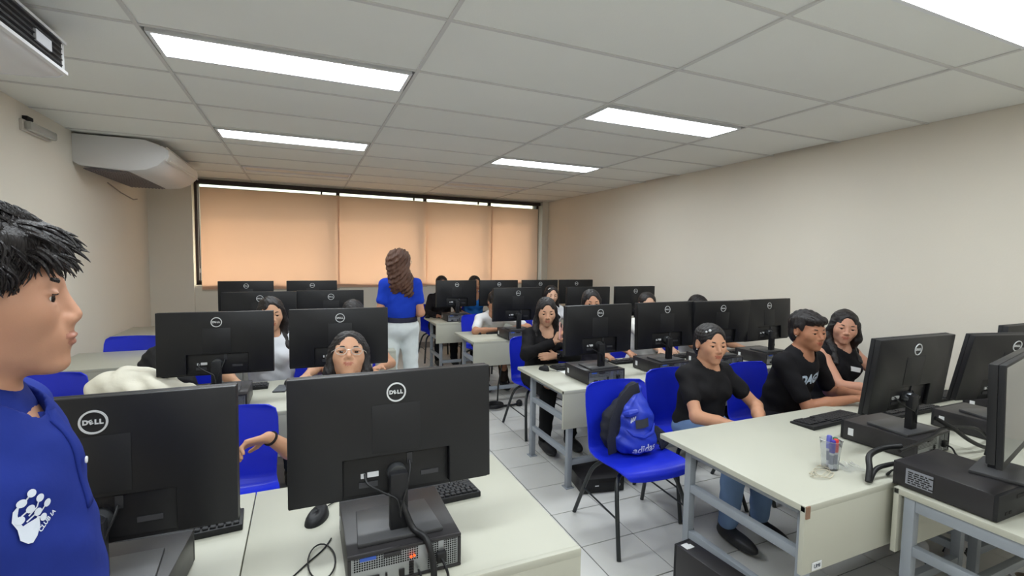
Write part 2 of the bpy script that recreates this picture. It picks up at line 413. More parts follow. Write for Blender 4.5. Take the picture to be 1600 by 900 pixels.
tl = {
 'R1a': 'white table with marker cup and chipped panel corner, in the right foreground', 'R1b': 'white table by the right wall where the long-haired student sits',
 'R2a': 'white table behind the chair with the blue backpack', 'R2b': 'white table behind the three black-shirted students, by the right wall',
 'R3a': 'white table where the student in white leans over', 'R3b': 'white table of the third right row, by the right wall',
 'R4a': 'white table nearest the window, in front of the student in the black jacket', 'R4b': 'white table nearest the window, by the right wall',
 'L1a': 'white table in the left foreground beside the standing young man', 'L1b': 'white table carrying the nearest monitor, lower centre',
 'L2a': 'white table of the second left row, under the cream jacket', 'L2b': 'white table of the second left row, with the phone',
 'L3a': 'white table of the third left row, by the left wall', 'L3b': 'white table of the third left row, by the aisle',
 'L4a': 'white table of the farthest left row, by the left wall', 'L4b': 'white table of the farthest left row, by the aisle'}
for r in (1, 2, 3, 4):
    y0, y1 = TY['R%d' % r]; dx = {1: .03, 2: -.05, 3: -.03, 4: -.06}[r]
    table(RX0+dx, RXM, y0, y1, tl['R%da' % r], chip=(r == 1)); table(RXM+.003, RX1, y0, y1, tl['R%db' % r])
    y0, y1 = TY['L%d' % r]; xl = XL(y1)+.05
    xm = {1: -.163, 2: -.45, 3: -.45, 4: -.45}[r]
    table(max(xl, -1.42 if r == 1 else xl), xm-.003, y0, y1, tl['L%da' % r]); table(xm, {1: .735, 2: .74, 3: .74, 4: .72}[r], y0, y1, tl['L%db' % r])
table(2.045, 3.26, .33, 1.038, 'white table with grey frame at the lower right edge, its computer facing the camera', panel='far', inset=.025)

# ------------------------------------------------------------------ chairs
def chair_shell():
    prof = [(-.225, .372), (-.218, .392), (-.20, .405), (-.15, .412), (-.06, .405), (.04, .397), (.11, .398), (.155, .412), (.185, .445), (.20, .50), (.212, .57), (.225, .65), (.236, .72), (.243, .762), (.245, .782)]
    wid = [.17, .19, .205, .215, .222, .222, .215, .205, .198, .2, .205, .208, .206, .196, .165]
    n = len(prof); mb = MB()
    def fn(u, v):
        i = v*(n-1); k = min(int(i), n-2); f = i-k
        y = prof[k][0]*(1-f)+prof[k+1][0]*f; z = prof[k][1]*(1-f)+prof[k+1][1]*f; w_ = wid[k]*(1-f)+wid[k+1]*f
        c = 2*u-1; b = max(0, min(1, (v-.45)/.25))
        return (c*w_, y-.035*b*c*c-.0*c, z+.014*(1-b)*abs(c)**3)
    mb.grid(fn, 14, 42); me = bpy.data.meshes.new('shell'); me.from_pydata(mb.v, [], mb.f)
    bm = bmesh.new(); bm.from_mesh(me); bmesh.ops.recalc_face_normals(bm, faces=bm.faces)
    bmesh.ops.solidify(bm, geom=bm.faces[:], thickness=.007); bmesh.ops.recalc_face_normals(bm, faces=bm.faces)
    bm.to_mesh(me); bm.free(); me.materials.append(M_blue); me.shade_smooth()
    try: me.set_sharp_from_angle(angle=R(50))
    except Exception: pass
    return me
shell_me = chair_shell()
def leg_me(sx, sy):
    p = [(.02*sx, .045*sy, .378), (.09*sx, .06*sy, .376), (.145*sx, .085*sy, .366), (.178*sx, .115*sy, .335), (.196*sx, .145*sy, .28), (.215*sx, .19*sy, .15), (.236*sx, .245*sy, .0)]
    q = []
    for i in range(len(p)-1):
        for k in range(3):
            f = k/3; q.append(tuple(p[i][a]*(1-f)+p[i+1][a]*f for a in range(3)))
    q.append(p[-1]); q2 = q[:]
    for _ in range(3):
        q2 = [q2[0]]+[tuple((q2[i-1][a]+2*q2[i][a]+q2[i+1][a])/4 for a in range(3)) for i in range(1, len(q2)-1)]+[q2[-1]]
    return MB().tube(q2, .0115, 10).mesh('leg', M_tube, smooth=True)
LEGS = [leg_me(sx, sy) for sx in (-1, 1) for sy in (-1, 1)]
STR = [MB().tube([(sx*.212, -.18, .175), (sx*.212, .18, .175)], .005, 6).mesh('stretcher', M_tube, smooth=True) for sx in (-1, 1)]
def make_chair(x, y, rz, label, group='blue plastic chairs at the tables'):
    t = thing('plastic_chair', label, 'chair', (x, y, 0), rz, group)
    link('shell', shell_me, t)
    for l in LEGS: link('leg', l, t)
    for s_ in STR: link('stretcher', s_, t)
    ob('seat_mount', MB().bx(-.12, .12, -.10, .10, .385, .394), M_tube, t) if False else None
    return t
make_chair(1.675, 2.11, R(-4), 'blue plastic chair in the aisle with the blue sports backpack on its seat')
# ------------------------------------------------------------------ monitors
MW, MH = .55, .332
def disp_back():
    mb = MB(); w_ = MW/2
    mb.prism([(-w_, 0), (-w_, MH), (w_, MH), (w_, 0), (.150, 0), (.150, .105), (-.142, .105), (-.142, 0)][::-1], -.030, -.006)
    mb.bx(-.142, .150, -.014, -.006, 0, .105)
    return mb.mesh('display', M_blackm, bevel=.003)
back_me = disp_back()
bez_me = MB().bx(-MW/2, MW/2, -.006, .012, -.012, MH).mesh('bezel', M_black, bevel=.003)
scr_me = MB().add([(-MW/2+.008, .0125, .016), (MW/2-.008, .0125, .016), (MW/2-.008, .0125, MH-.008), (-MW/2+.008, .0125, MH-.008)], [(0, 1, 2, 3)]).mesh('screen', M_screen, fixn=False)
pan_me = MB().bx(-.066, .066, -.0316, -.030, .115, .245).mesh('mount_cover', mat('monitor_mount', (28, 28, 31), .5), bevel=.0008)
def logo():
    mb = MB(); N = 40; r0, r1 = .0225, .0265
    vs = []
    for y in (-.0325, -.030):
        for r_ in (r0, r1):
            vs += [(r_*math.cos(2*PI*k/N), y, r_*math.sin(2*PI*k/N)) for k in range(N)]
    fs = []
    for k in range(N):
        j = (k+1) % N
        fs += [(k, j, N+j, N+k), (N+k, N+j, 3*N+j, 3*N+k), (k, 2*N+k, 2*N+j, j)]
    mb.add(vs, fs); xs = [-.0140, -.0043, .0056, .0140]
    for ch_, x in zip('DELL', xs):
        me = text_mesh('l', ch_, .0140, M_silver, .0008, .0007); rot = Matrix.Rotation(R(24), 3, 'Z') if ch_ == 'E' else Matrix.Identity(3)
        k_ = .92 if ch_ == 'E' else 1
        V = [rot @ (v.co*k_) for v in me.vertices]
        mb.add([(v.x+x, -.0315-v.z, v.y) for v in V], [tuple(p.vertices) for p in me.polygons]); bpy.data.meshes.remove(me)
    return mb.mesh('logo', M_silver)
logo_me = logo()
port_me = MB().bx(-.095, -.083, -.0185, -.013, .046, .058).bx(-.078, -.048, -.0185, -.013, .047, .06).mesh('label_sticker', M_sticker)
sock_me = MB().bx(-.10, -.05, -.018, -.013, .02, .034).bx(.03, .045, -.018, -.013, .07, .10).bx(.07, .12, -.017, -.013, .03, .042).mesh('ports', mat('port_dark', (60, 60, 64), .5))
cap_me = MB().lathe([(.0, 0), (.024, 0), (.026, .004), (.026, .03), (.0, .03)], 24, (0, -.043, .052), axis=(0, 1, 0)).mesh('pivot_cap', mat('cap_metal', (95, 97, 100), .3, metal=.7), smooth=True)
cab_me = MB().tube(cr([(.036, -.02, .078), (.034, -.04, .06), (.02, -.062, .02), (.006, -.07, -.02), (.0, -.075, -.05)]), .003, 6).tube(cr([(-.085, -.02, .058), (-.08, -.045, .04), (-.04, -.06, .015), (-.008, -.07, -.005), (.0, -.078, -.05)]), .003, 6).mesh('cable', M_cable, smooth=True)
col_me = MB().prism([(-.024, .0), (.024, .0), (.024, .165), (-.024, .165)], -.064, -.036).mesh('stand_column', M_black, bevel=.004)
base_me = MB().prism([(-.112, -.098), (.112, -.098), (.10, .075), (-.10, .075)], 0, .012, ax='z').mesh('stand_base', M_plate, bevel=.003)
thin_me = MB().tube(cr([(0, -.08, .06), (.01, -.09, .02), (.02, -.11, .002), (.035, -.15, -.03), (.04, -.155, -.085)]), .006, 8).mesh('cable', M_cable, smooth=True)
def monitor(x, y, z, yaw, tilt, label, group='black monitors on the tables'):
    t = thing('monitor', label, 'monitor', (x, y, z), yaw, group)
    link('stand_base', base_me, t); link('stand_column', col_me, t)
    d = link('display', back_me, t, (0, 0, .099), (R(tilt), 0, 0))
    link('bezel', bez_me, d); link('screen', scr_me, d); link('mount_cover', pan_me, d); link('logo', logo_me, d, (0, 0, MH-.055))
    link('label_sticker', port_me, d); tag(link('ports', sock_me, d), kind='stuff'); link('pivot_cap', cap_me, d); link('cable', cab_me, d)
    return t
# ------------------------------------------------------------------ desktop computers
def grille_mat():
    mt = mat('pc_grille', (150, 153, 156), .4, metal=.5); nt = mt.node_tree; b = nt.nodes['Principled BSDF']
    tc = nt.nodes.new('ShaderNodeTexCoord'); sp = nt.nodes.new('ShaderNodeSeparateXYZ'); nt.links.new(tc.outputs['Object'], sp.inputs[0])
    ms_ = []
    for o_ in ('X', 'Z'):
        mu = nt.nodes.new('ShaderNodeMath'); mu.operation = 'MULTIPLY'; mu.inputs[1].default_value = 165; nt.links.new(sp.outputs[o_], mu.inputs[0])
        fr = nt.nodes.new('ShaderNodeMath'); fr.operation = 'FRACT'; nt.links.new(mu.outputs[0], fr.inputs[0])
        su = nt.nodes.new('ShaderNodeMath'); su.operation = 'SUBTRACT'; su.inputs[1].default_value = .5; nt.links.new(fr.outputs[0], su.inputs[0])
        ab = nt.nodes.new('ShaderNodeMath'); ab.operation = 'ABSOLUTE'; nt.links.new(su.outputs[0], ab.inputs[0]); ms_.append(ab)
    mx = nt.nodes.new('ShaderNodeMath'); mx.operation = 'MAXIMUM'; nt.links.new(ms_[0].outputs[0], mx.inputs[0]); nt.links.new(ms_[1].outputs[0], mx.inputs[1])
    lt = nt.nodes.new('ShaderNodeMath'); lt.operation = 'LESS_THAN'; lt.inputs[1].default_value = .36; nt.links.new(mx.outputs[0], lt.inputs[0])
    c = nt.nodes.new('ShaderNodeMix'); c.data_type = 'RGBA'; c.inputs[6].default_value = (*lin((165, 168, 170)), 1); c.inputs[7].default_value = (*lin((18, 18, 20)), 1)
    nt.links.new(lt.outputs[0], c.inputs[0]); nt.links.new(c.outputs[2], b.inputs['Base Color'])
    return mt
M_grl = grille_mat()
PW, PD, PH = .295, .293, .093
case_me = MB().bx(-PW/2, PW/2, .006, PD, .004, PH).mesh('case', M_case, bevel=.003)
rim_me = MB().bx(-PW/2, PW/2, 0, .008, PH-.009, PH).bx(-PW/2, PW/2, 0, .008, .002, .01).bx(-PW/2, -PW/2+.009, 0, .008, .01, PH-.009).bx(PW/2-.009, PW/2, 0, .008, .01, PH-.009).mesh('rear_rim', M_case, bevel=.0015)
rear_me = MB().bx(-PW/2+.009, PW/2-.009, .003, .0065, .01, PH-.009).mesh('rear_panel', M_steel)
gr1_me = MB().bx(-.135, .03, .0015, .0035, .048, .082).mesh('vent_grille', M_grl)
gr2_me = MB().bx(.055, .085, .0015, .0035, .014, .082).mesh('vent_grille', M_grl)
gr3_me = MB().bx(.10, .136, .0015, .0035, .014, .082).mesh('vent_grille', M_grl)
io_me = MB()
for k in range(5): io_me.bx(.006, .018, -.001, .0035, .012+.0075*k, .0165+.0075*k)
io_me.bx(-.055, -.05, -.001, .0035, .015, .03).bx(-.02, -.006, -.001, .0035, .012, .03).bx(-.10, -.07, -.001, .0035, .016, .03)
io_me = io_me.mesh('ports', M_dark)
blue_me = MB().bx(-.118, -.078, .0005, .002, .074, .083).mesh('blue_label', M_usb)
psu_me = MB().bx(.078, .104, -.012, .0035, .028, .056).mesh('power_plug', M_cable, bevel=.003)
hnd_me = MB().bx(-.06, -.015, -.004, .004, .073, .083).mesh('latch', M_case, bevel=.002)
pc_cab = MB().tube(cr([(.09, -.010, .04), (.095, -.03, .03), (.10, -.04, .01), (.09, -.05, .005), (.05, -.06, .004)]), .004, 6).tube(cr([(.03, -.002, .02), (.03, -.03, .018), (.02, -.05, .006), (-.02, -.06, .004)]), .003, 6).mesh('cable', M_cable, smooth=True)
front_me = MB().bx(-PW/2, PW/2, PD-.002, PD+.012, .004, PH).mesh('front_bezel', M_black, bevel=.003)
drv_me = MB().bx(-.10, .03, PD+.0115, PD+.0135, .066, .078).bx(.06, .075, PD+.0115, PD+.0135, .02, .03).bx(.085, .10, PD+.0115, PD+.0135, .02, .03).mesh('drive_slot', M_dark)
flogo_me = MB().lathe([(.0, 0), (.011, 0), (.011, .0015), (.0, .0015)], 24, (-.11, PD+.0118, .045), axis=(0, 1, 0)).mesh('front_logo', M_steel, smooth=True)
tag_me = MB().bx(-PW/2-.0012, -PW/2+.0005, PD-.045, PD-.022, .028, .062).mesh('service_tag', M_sticker)
def computer(x, y, z, rz, label, group='black desktop computers lying on the tables', cables=True):
    t = thing('desktop_computer', label, 'computer', (x, y, z), rz, group)
    link('case', case_me, t); link('rear_rim', rim_me, t); r = link('rear_panel', rear_me, t)
    for g_ in (gr1_me, gr2_me, gr3_me): link('vent_grille', g_, r)
    tag(link('ports', io_me, r), kind='stuff'); link('power_plug', psu_me, r); link('latch', hnd_me, r); link('blue_label', blue_me, r)
    if cables: link('cable', pc_cab, r)
    f = link('front_bezel', front_me, t); link('drive_slot', drv_me, f); link('front_logo', flogo_me, f); link('service_tag', tag_me, t)
    return t
# keyboards
key_me = MB().prism([(-.0078, -.0072), (.0078, -.0072), (.0078, .0072), (-.0078, .0072)], 0, .0065, ax='z').mesh('key', M_key, bevel=.0018, seg=1)
key_w = {}
KB_W, KB_D = .44, .128
kb_base = MB().prism([(-KB_D/2, 0), (KB_D/2, 0), (KB_D/2, .010), (-KB_D/2, .020)], -KB_W/2, KB_W/2, ax='x').mesh('body', M_black, bevel=.003)
def key_layout():
    out = []
    rows = [[1]*14, [1.5]+[1]*12+[1.5], [1.75]+[1]*11+[2.25], [2.25]+[1]*10+[2.75], [1.25, 1.25, 1.25, 6.25, 1.25, 1.25, 1.25, 1.25]]
    u = .0188
    for c in range(13): out.append((.008+c*u*1.08, 0, 1))
    for ri, row in enumerate(rows):
        x = .008
        for wd in row: out.append((x, ri+1.2, wd)); x += wd*u
    for ri in range(3):
        for c in range(3): out.append((.286+c*u, ri+1.2, 1))
    for ri in range(5):
        for c in range(4): out.append((.352+c*u, ri+1.2, 1))
    return [(-(x+wd*u/2-KB_W/2), KB_D/2-.016+0-(5.9-r_)*.0+(-r_*.0183)*1.0, wd) for x, r_, wd in out]
KL = key_layout()
def keytf(x, y):       # user sits at +Y: far row is at -Y, tall edge at -Y
    return x, -y, .0145+.0395*0+(-(-y))*0
def keyboard(x, y, z, rz, label, single, group='black keyboards'):
    t = thing('keyboard', label, 'keyboard', (x, y, z), rz, group)
    b = link('body', kb_base, t)
    mb = MB()
    for kx, ky, wd in KL:
        yy = -ky; zz = .0152-.0781*(yy)*1.0+.0003
        if single:
            o = link('key', key_me, b, (kx, yy, zz)); o.scale = ((wd*.0188-.0028)/.0156, 1, 1)
        else:
            hw = (wd*.0188-.003)/2; mb.bx(kx-hw, kx+hw, yy-.0072, yy+.0072, zz, zz+.006)
    if not single: tag(ob('keys', mb, M_key, b), kind='stuff')
    return t
def mouse_mesh():
    def fn(u, v):
        a = 2*PI*u; s_ = math.sin(v*PI/2); c_ = math.cos(v*PI/2)
        return (.030*math.cos(a)*abs(c_)**.6*(1+.1*math.sin(a)), .054*math.sin(a)*abs(c_)**.6, .034*s_*(1-.25*math.sin(a)))
    return MB().grid(fn, 24, 10, close_u=True).mesh('body', M_black, smooth=True)
mouse_me = mouse_mesh()
whl_me = MB().lathe([(.0, -.003), (.008, -.003), (.008, .003), (.0, .003)], 12, (0, -.028, .029), axis=(1, 0, 0)).mesh('wheel', M_plate, smooth=True)
def mouse(x, y, z, rz, label, wire=None, group='black computer mice'):
    t = thing('mouse', label, 'mouse', (x, y, z), rz, group); link('body', mouse_me, t); link('wheel', whl_me, t)
    if wire: ob('cable', MB().tube(wire, .0018, 6), M_cable, t, smooth=True)
    return t

ST = [ # name, x, y panel, yaw deg, tilt deg, label of the monitor (with where it stands)
 ('L1b', .230, 1.335, 0, -3, 'nearest monitor, largest in the picture, lower centre'),
 ('L1a', -.430, 1.335, 0, -2, 'monitor right behind the standing young man in the left foreground'),
 ('L2a', -.435, 3.00, -2, -2, 'monitor in front of the girl with hidden face, second left row by the cream jacket'),
 ('L2b', .193, 3.00, -2, -2, 'monitor directly behind the girl with glasses'),
 ('L3a', -.335, 4.45, 0, 0, 'third left row monitor, left one, behind the girl in the white shirt'),
 ('L3b', .215, 4.50, 0, 0, 'third left row monitor, right one, beside the teacher'),
 ('L4a', -.595, 6.12, 0, 0, 'farthest left row monitor, left one, below the leftmost blind'),
 ('L4b', .088, 6.12, 0, 0, 'farthest left row monitor, right one, below the second blind'),
 ('R1a', 2.50, 1.27, -1, 6, 'monitor in the right foreground in front of the long-haired girl'),
 ('R1b', 3.15, 1.20, -12, 11, 'tilted monitor at the right edge, second on its table'),
 ('R1c', 3.66, 1.29, 0, 2, 'monitor cut by the right edge, showing only its top corner'),
 ('R2a', 1.865, 2.79, 3, 0, 'second right row monitor, leftmost, hiding the phone of the girl in black'),
 ('R2b', 2.485, 2.82, 2, -2, 'second right row monitor, second from the aisle'),
 ('R2c', 3.02, 2.82, -3, 4, 'second right row monitor, third from the aisle, behind the girl with hair clips'),
 ('R2d', 3.56, 2.81, 3, -3, 'second right row monitor, nearest the right wall'),
 ('R3a', 2.025, 4.52, 1, 0, 'third right row monitor in front of the student in white'),
 ('R3b', 2.88, 4.52, 0, 0, 'third right row monitor behind the head of the second girl'),
 ('R3c', 3.51, 4.52, 0, 0, 'third right row monitor nearest the right wall'),
 ('R4a', 1.81, 5.98, 4, 0, 'farthest right row monitor, leftmost, before the student in the black jacket'),
 ('R4b', 2.40, 5.98, 0, 0, 'farthest right row monitor beside the woman in bright blue'),
 ('R4c', 3.02, 5.98, 0, 0, 'farthest right row monitor, third from the aisle'),
 ('R4d', 3.60, 5.98, 0, 0, 'farthest right row monitor nearest the right wall')]
PCDX = {'L1b': .008, 'L1a': -.022, 'R1a': .03}
WHERE = {'L1b': 'under the nearest monitor, lower centre', 'L1a': 'in the left foreground beside the standing young man', 'L2a': 'of the second left row, near the cream jacket', 'L2b': 'of the second left row, behind the girl with glasses',
 'L3a': 'of the third left row, away from the aisle', 'L3b': 'of the third left row, beside the aisle', 'L4a': 'of the farthest left row, away from the aisle', 'L4b': 'of the farthest left row, beside the aisle',
 'R1a': 'in the right foreground, in front of the long-haired girl', 'R1b': 'in the right foreground under the tilted monitor', 'R1c': 'in the right foreground nearest the right wall',
 'R2a': 'of the second right row, nearest the aisle', 'R2b': 'of the second right row, second from the aisle', 'R2c': 'of the second right row, third from the aisle', 'R2d': 'of the second right row, nearest the right wall',
 'R3a': 'of the third right row, before the student in white', 'R3b': 'of the third right row, second from the aisle', 'R3c': 'of the third right row, nearest the right wall',
 'R4a': 'of the farthest right row, nearest the aisle', 'R4b': 'of the farthest right row, second from the aisle', 'R4c': 'of the farthest right row, third from the aisle', 'R4d': 'of the farthest right row, nearest the right wall'}
for nm, x, y, yaw, tilt, lb in ST:
    monitor(x, y, TZ+PH, R(yaw), tilt, lb)
    computer(x+PCDX.get(nm, 0), y-.127, TZ, R({'L1a': -4, 'R1a': 4}.get(nm, 0)), 'black desktop computer '+WHERE[nm])
    if nm in ('L1b', 'L1a'): continue
    kx, ky = {'R1a': (2.55, 1.62), 'R2a': (1.945, 3.16)}.get(nm, (x, y+.36))
    keyboard(kx, ky, TZ, R({'R1a': 3}.get(nm, 0)), 'black keyboard '+WHERE[nm], False)
    if nm not in ('R2a', 'R1a', 'R1b', 'R1c', 'R2d', 'R3b', 'R4c'): mouse(x-.29, ky, TZ, 0, 'black mouse '+WHERE[nm])
keyboard(-.405, 1.668, TZ, R(4), 'black keyboard in the left foreground beside the standing young man', True)
keyboard(.342, 1.60, TZ, R(2), 'black keyboard showing behind the nearest monitor, lower centre', True)
mouse(.03, 1.60, TZ, R(150), 'black mouse on the white table left of the nearest computer', [(0, -.05, .012), (.0, -.09, .004), (-.03, -.16, .003), (-.02, -.22, .003), (.03, -.27, .003)])
mouse(1.645, 3.155, TZ, R(10), 'black mouse at the left end of the second right table, by the girl in black', [(0, -.05, .012), (.05, -.10, .003), (.13, -.09, .003), (.17, -.03, .003)])
# loose mouse cable loops beside the nearest computer
cb = MB().tube(cr([(.065, 1.47, TZ+.003), (.04, 1.42, TZ+.003), (-.01, 1.36, TZ+.003), (-.075, 1.27, TZ+.003), (-.10, 1.20, TZ+.003)]), .0022, 6)
cb2 = []
for k in range(25):
    a = 2*PI*k/24; cb2.append((.035+.035*math.cos(a+.8), 1.36+.085*math.sin(a+.8), TZ+.004+.006*math.sin(a/2)))
cb.tube(cb2, .0022, 6)
tag(ob('loose_cable', cb, M_cable, smooth=True), 'thin black cable looping on the table left of the nearest computer', 'cable')
thick = MB().tube(cr([(.235, 1.275, TZ+PH+.09), (.245, 1.262, TZ+PH+.06), (.262, 1.245, TZ+PH+.02), (.285, 1.215, TZ+PH+.01), (.292, 1.193, TZ+.09), (.30, 1.18, TZ+.05), (.302, 1.175, TZ+.012)]), .0085, 10)
tag(ob('cable_bundle', thick, M_cable, smooth=True), 'thick black cable bundle running down behind the nearest monitor', 'cable')
led = MB().lathe([(0, 0), (.003, 0), (.003, .004), (0, .004)], 8, (.248, 1.205, TZ+.062), axis=(0, -1, 0)).lathe([(0, 0), (.003, 0), (.003, .004), (0, .004)], 8, (.256, 1.205, TZ+.064), axis=(0, -1, 0))
lo = tag(ob('network_lamp', led, M_orange), 'two tiny red lights on the back of the nearest computer', 'indicator light')
# computer and monitor on the table facing the camera, right edge
computer(2.215, 1.055, TZ, PI, 'black desktop computer with printed label, at the right edge of the picture')
pcx = [o for o in bpy.data.objects if o.get('label') == 'black desktop computer with printed label, at the right edge of the picture'][0]
M_lab2 = mat('spec_label', (140, 142, 150), .6)
lab = ob('spec_label', MB().box((PW/2+.0008, .085, .05), (.0014, .085, .058)), M_lab2, pcx)
pr = MB(); random.seed(3)
for r_ in range(6):
    y = .05
    while y < .115:
        l_ = random.uniform(.006, .02); pr.box((PW/2+.0018, y+l_/2, .028+.008*r_), (.0006, l_, .0045)); y += l_+.004
ob('label_print', pr, M_dark, lab)
monitor(2.33, .815, TZ+PH, PI+R(12), 2, 'monitor seen edge-on at the right edge, facing the camera side')
keyboard(2.50, .55, TZ, PI, 'black keyboard on the table at the lower right edge', False)
# cables over the right tables
cc = MB().tube(cr([(1.97, 1.085, TZ+.01), (2.0, 1.10, TZ+.05), (2.05, 1.13, TZ+.085), (2.14, 1.13, TZ+.10), (2.2, 1.10, TZ+.11)]), .011, 10).tube(cr([(1.99, 1.09, TZ+.008), (2.04, 1.10, TZ+.04), (2.1, 1.095, TZ+.05), (2.2, 1.085, TZ+.05)]), .009, 10)
tag(ob('cable_bundle', cc, M_cable, smooth=True), 'thick black cable bundle arching behind the computer at the right edge', 'cable')
cc = MB().tube(cr([(2.15, 1.08, TZ+.105), (2.4, 1.10, TZ+.115), (2.6, 1.14, TZ+.12), (2.8, 1.12, TZ+.10), (3.0, 1.15, TZ+.02)]), .007, 8).tube(cr([(2.56, 1.16, TZ+PH+.07), (2.62, 1.12, TZ+PH+.03), (2.72, 1.10, TZ+.06), (2.85, 1.09, TZ+.012), (3.0, 1.12, TZ+.012)]), .009, 8)
tag(ob('cable_bundle', cc, M_cable, smooth=True), 'black cables tangled between the monitors of the right foreground', 'cable')
cc = MB().tube(cr([(2.33, .76, TZ+.09), (2.28, .72, TZ+.085), (2.22, .69, TZ+.06), (2.12, .66, TZ+.025), (2.06, .62, TZ-.0), (2.03, .60, TZ-.08), (2.03, .60, TZ-.2)]), .006, 8)
tag(ob('loose_cable', cc, M_cable, smooth=True), 'grey-black cable hanging over the table edge at the lower right', 'cable')
# computers on the floor
t = computer(1.505, 1.30, .1475, 0, 'black computer tower standing on the floor under the table with markers', 'computers on the floor', cables=False)
t.rotation_euler = (0, R(90), R(5)); t.location = (1.46, 1.22, PW/2)
ob('white_tag', MB().bx(-.1478, -.1470, .25, .285, .02, .055), M_sticker, t)
t = computer(1.80, 2.80, 0, PI+R(-10), 'black computer lying on the floor behind the chair with the backpack', 'computers on the floor', cables=False)
ob('white_tag', MB().bx(.03, .055, PD+.0125, PD+.014, .045, .052), M_sticker, t)
# power strip and cables on the floor in the aisle
pts = []
for k in range(40):
    a = k*.42; pts.append((1.72+.085*math.cos(a)*(1-.003*k), 4.33+.06*math.sin(a), .012+.0011*k))
cf = MB().tube(pts, .011, 8).tube(cr([(1.80, 4.35, .012), (1.88, 4.34, .012), (1.95, 4.33, .02), (1.99, 4.35, .03)]), .011, 8).tube([(1.78, 4.42, .02), (1.80, 4.45, .2), (1.84, 4.46, .4)], .008, 8)
tag(ob('power_cable', cf, M_cable, smooth=True), 'coiled black power cable on the floor under the third right table', 'cable')
tag(ob('power_plug', MB().lathe([(.0, 0), (.03, 0), (.034, .02), (.03, .045), (.012, .06), (0, .06)], 14, (1.985, 4.335, 0)), M_cable, smooth=True), 'black plug lying on the floor at the end of the coiled cable', 'plug')

# phone on the second left table
ph = thing('phone', 'dark phone lying on the white table before the girl in white', 'phone', (-.135, 3.26, TZ), R(-12))
ob('body', MB().bx(-.037, .037, -.077, .077, 0, .009), mat('phone_body', (60, 62, 66), .4), ph, bevel=.004)
ob('screen', MB().bx(-.034, .034, -.073, .073, .009, .0096), mat('phone_glass', (88, 92, 96), .15), ph)

# marker cup
cup = thing('plastic_cup', 'clear plastic cup holding whiteboard markers on the right table', 'cup', (1.975, 1.235, TZ), 0)
M_clear = mat('clear_plastic', (240, 242, 245), .08, trans=.92, ior=1.15, spec=.5)
ob('wall', MB().lathe([(.030, 0), (.033, .05), (.040, .118), (.042, .121), (.038, .118), (.031, .05), (.027, .004), (.0, .004)], 28), M_clear, cup, smooth=True)
for k, (c, dx, dy, ln) in enumerate([((70, 60, 160), -.012, -.012, 'blue'), ((215, 60, 60), .004, -.016, 'red'), ((70, 110, 75), .016, -.008, 'green'), ((95, 100, 190), .012, .012, 'violet')]):
    mk = thing('marker', '%s-capped whiteboard marker in the clear cup' % ln, 'marker', (1.975+dx, 1.235+dy, TZ+.006), .3*k, 'whiteboard markers in the cup')
    mk.rotation_euler = (R(4-3*k), R(-4+3*k), 0)
    ob('barrel', MB().lathe([(.0, 0), (.0085, 0), (.009, .004), (.009, .078), (.0, .078)], 14), mat('marker_barrel', (215, 218, 224), .4), mk, smooth=True)
    ob('cap', MB().lathe([(.0102, .070), (.0105, .075), (.0098, .118), (.007, .122), (0, .122)], 14), mat('marker_cap_'+ln, c, .4), mk, smooth=True)
    ob('ink_print', MB().lathe([(.0093, .02), (.0093, .06)], 14), mat('marker_print', (130, 135, 150), .5), mk, smooth=True)
# tangle of clear bands beside the cup
for k in range(3):
    pts = [(1.875+.015*k+.055*math.cos(2*PI*i/28)*(1+.15*math.sin(3*i+k)), 1.20+.03*math.sin(2*PI*i/28+.4*k)+.012*k, TZ+.003+.008*abs(math.sin(2*PI*i/14+k))) for i in range(29)]
    tag(ob('wire_loop', MB().tube(pts, .0016, 6), mat('wire_beige', (196, 188, 168), .4), smooth=True), ['thin pale wire loop lying in front of the marker cup, largest', 'thin pale wire loop in front of the marker cup, middle one', 'thin pale wire loop touching the marker cup'][k], 'wire', 'pale wire loops by the cup')
tag(ob('plastic_wrap', MB().grid(lambda u, v: (2.0+.09*u, 1.165+.06*v+.01*math.sin(6*u), TZ+.004+.018*math.sin(3*PI*u)**2*(.3+v)), 10, 6), M_clear, smooth=True), 'crumpled clear plastic wrapper lying beside the marker cup', 'wrapper')
# paper sheets
tag(ob('paper_sheet', MB().bx(-.10, .10, -.07, .07, 0, .001), mat('paper', (240, 240, 238), .8), loc=(1.83, 3.08, TZ), rot=(0, 0, .1)), 'white paper sheet on the table by the girl in black', 'paper')
# ------------------------------------------------------------------ signed-distance modelling for bodies, clothes, hair
def A(v): return np.array(v, np.float32)
def rotm(yaw=0, pitch=0, roll=0):      # head turn: yaw about z, pitch about x (positive lifts the chin of a figure facing -Y), roll about y
    return np.array(Matrix.Rotation(yaw, 3, 'Z') @ Matrix.Rotation(-pitch, 3, 'X') @ Matrix.Rotation(roll, 3, 'Y'), np.float32)
class P:
    pass
def cone(a, b, ra, rb=None, k=.02, op=1, mi=0):
    p = P(); p.t = 0; p.a = A(a); p.b = A(b); p.ra = ra; p.rb = ra if rb is None else rb; p.k = k; p.op = op; p.mi = mi
    R_ = max(p.ra, p.rb); p.lo = np.minimum(p.a, p.b)-R_; p.hi = np.maximum(p.a, p.b)+R_; return p
def ell(c, r, k=.02, op=1, mi=0, rot=None):
    p = P(); p.t = 1; p.c = A(c); p.r = A(r); p.k = k; p.op = op; p.mi = mi; p.rot = None if rot is None else np.array(rot, np.float32)
    e = p.r if rot is None else np.abs(p.rot) @ p.r
    p.lo = p.c-e; p.hi = p.c+e; return p
def half(n, d, k=.004, mi=0):          # remove the side n.x > d
    p = P(); p.t = 2; p.n = A(n)/np.linalg.norm(n); p.d = d/np.linalg.norm(n); p.k = k; p.op = -2; p.mi = mi; return p
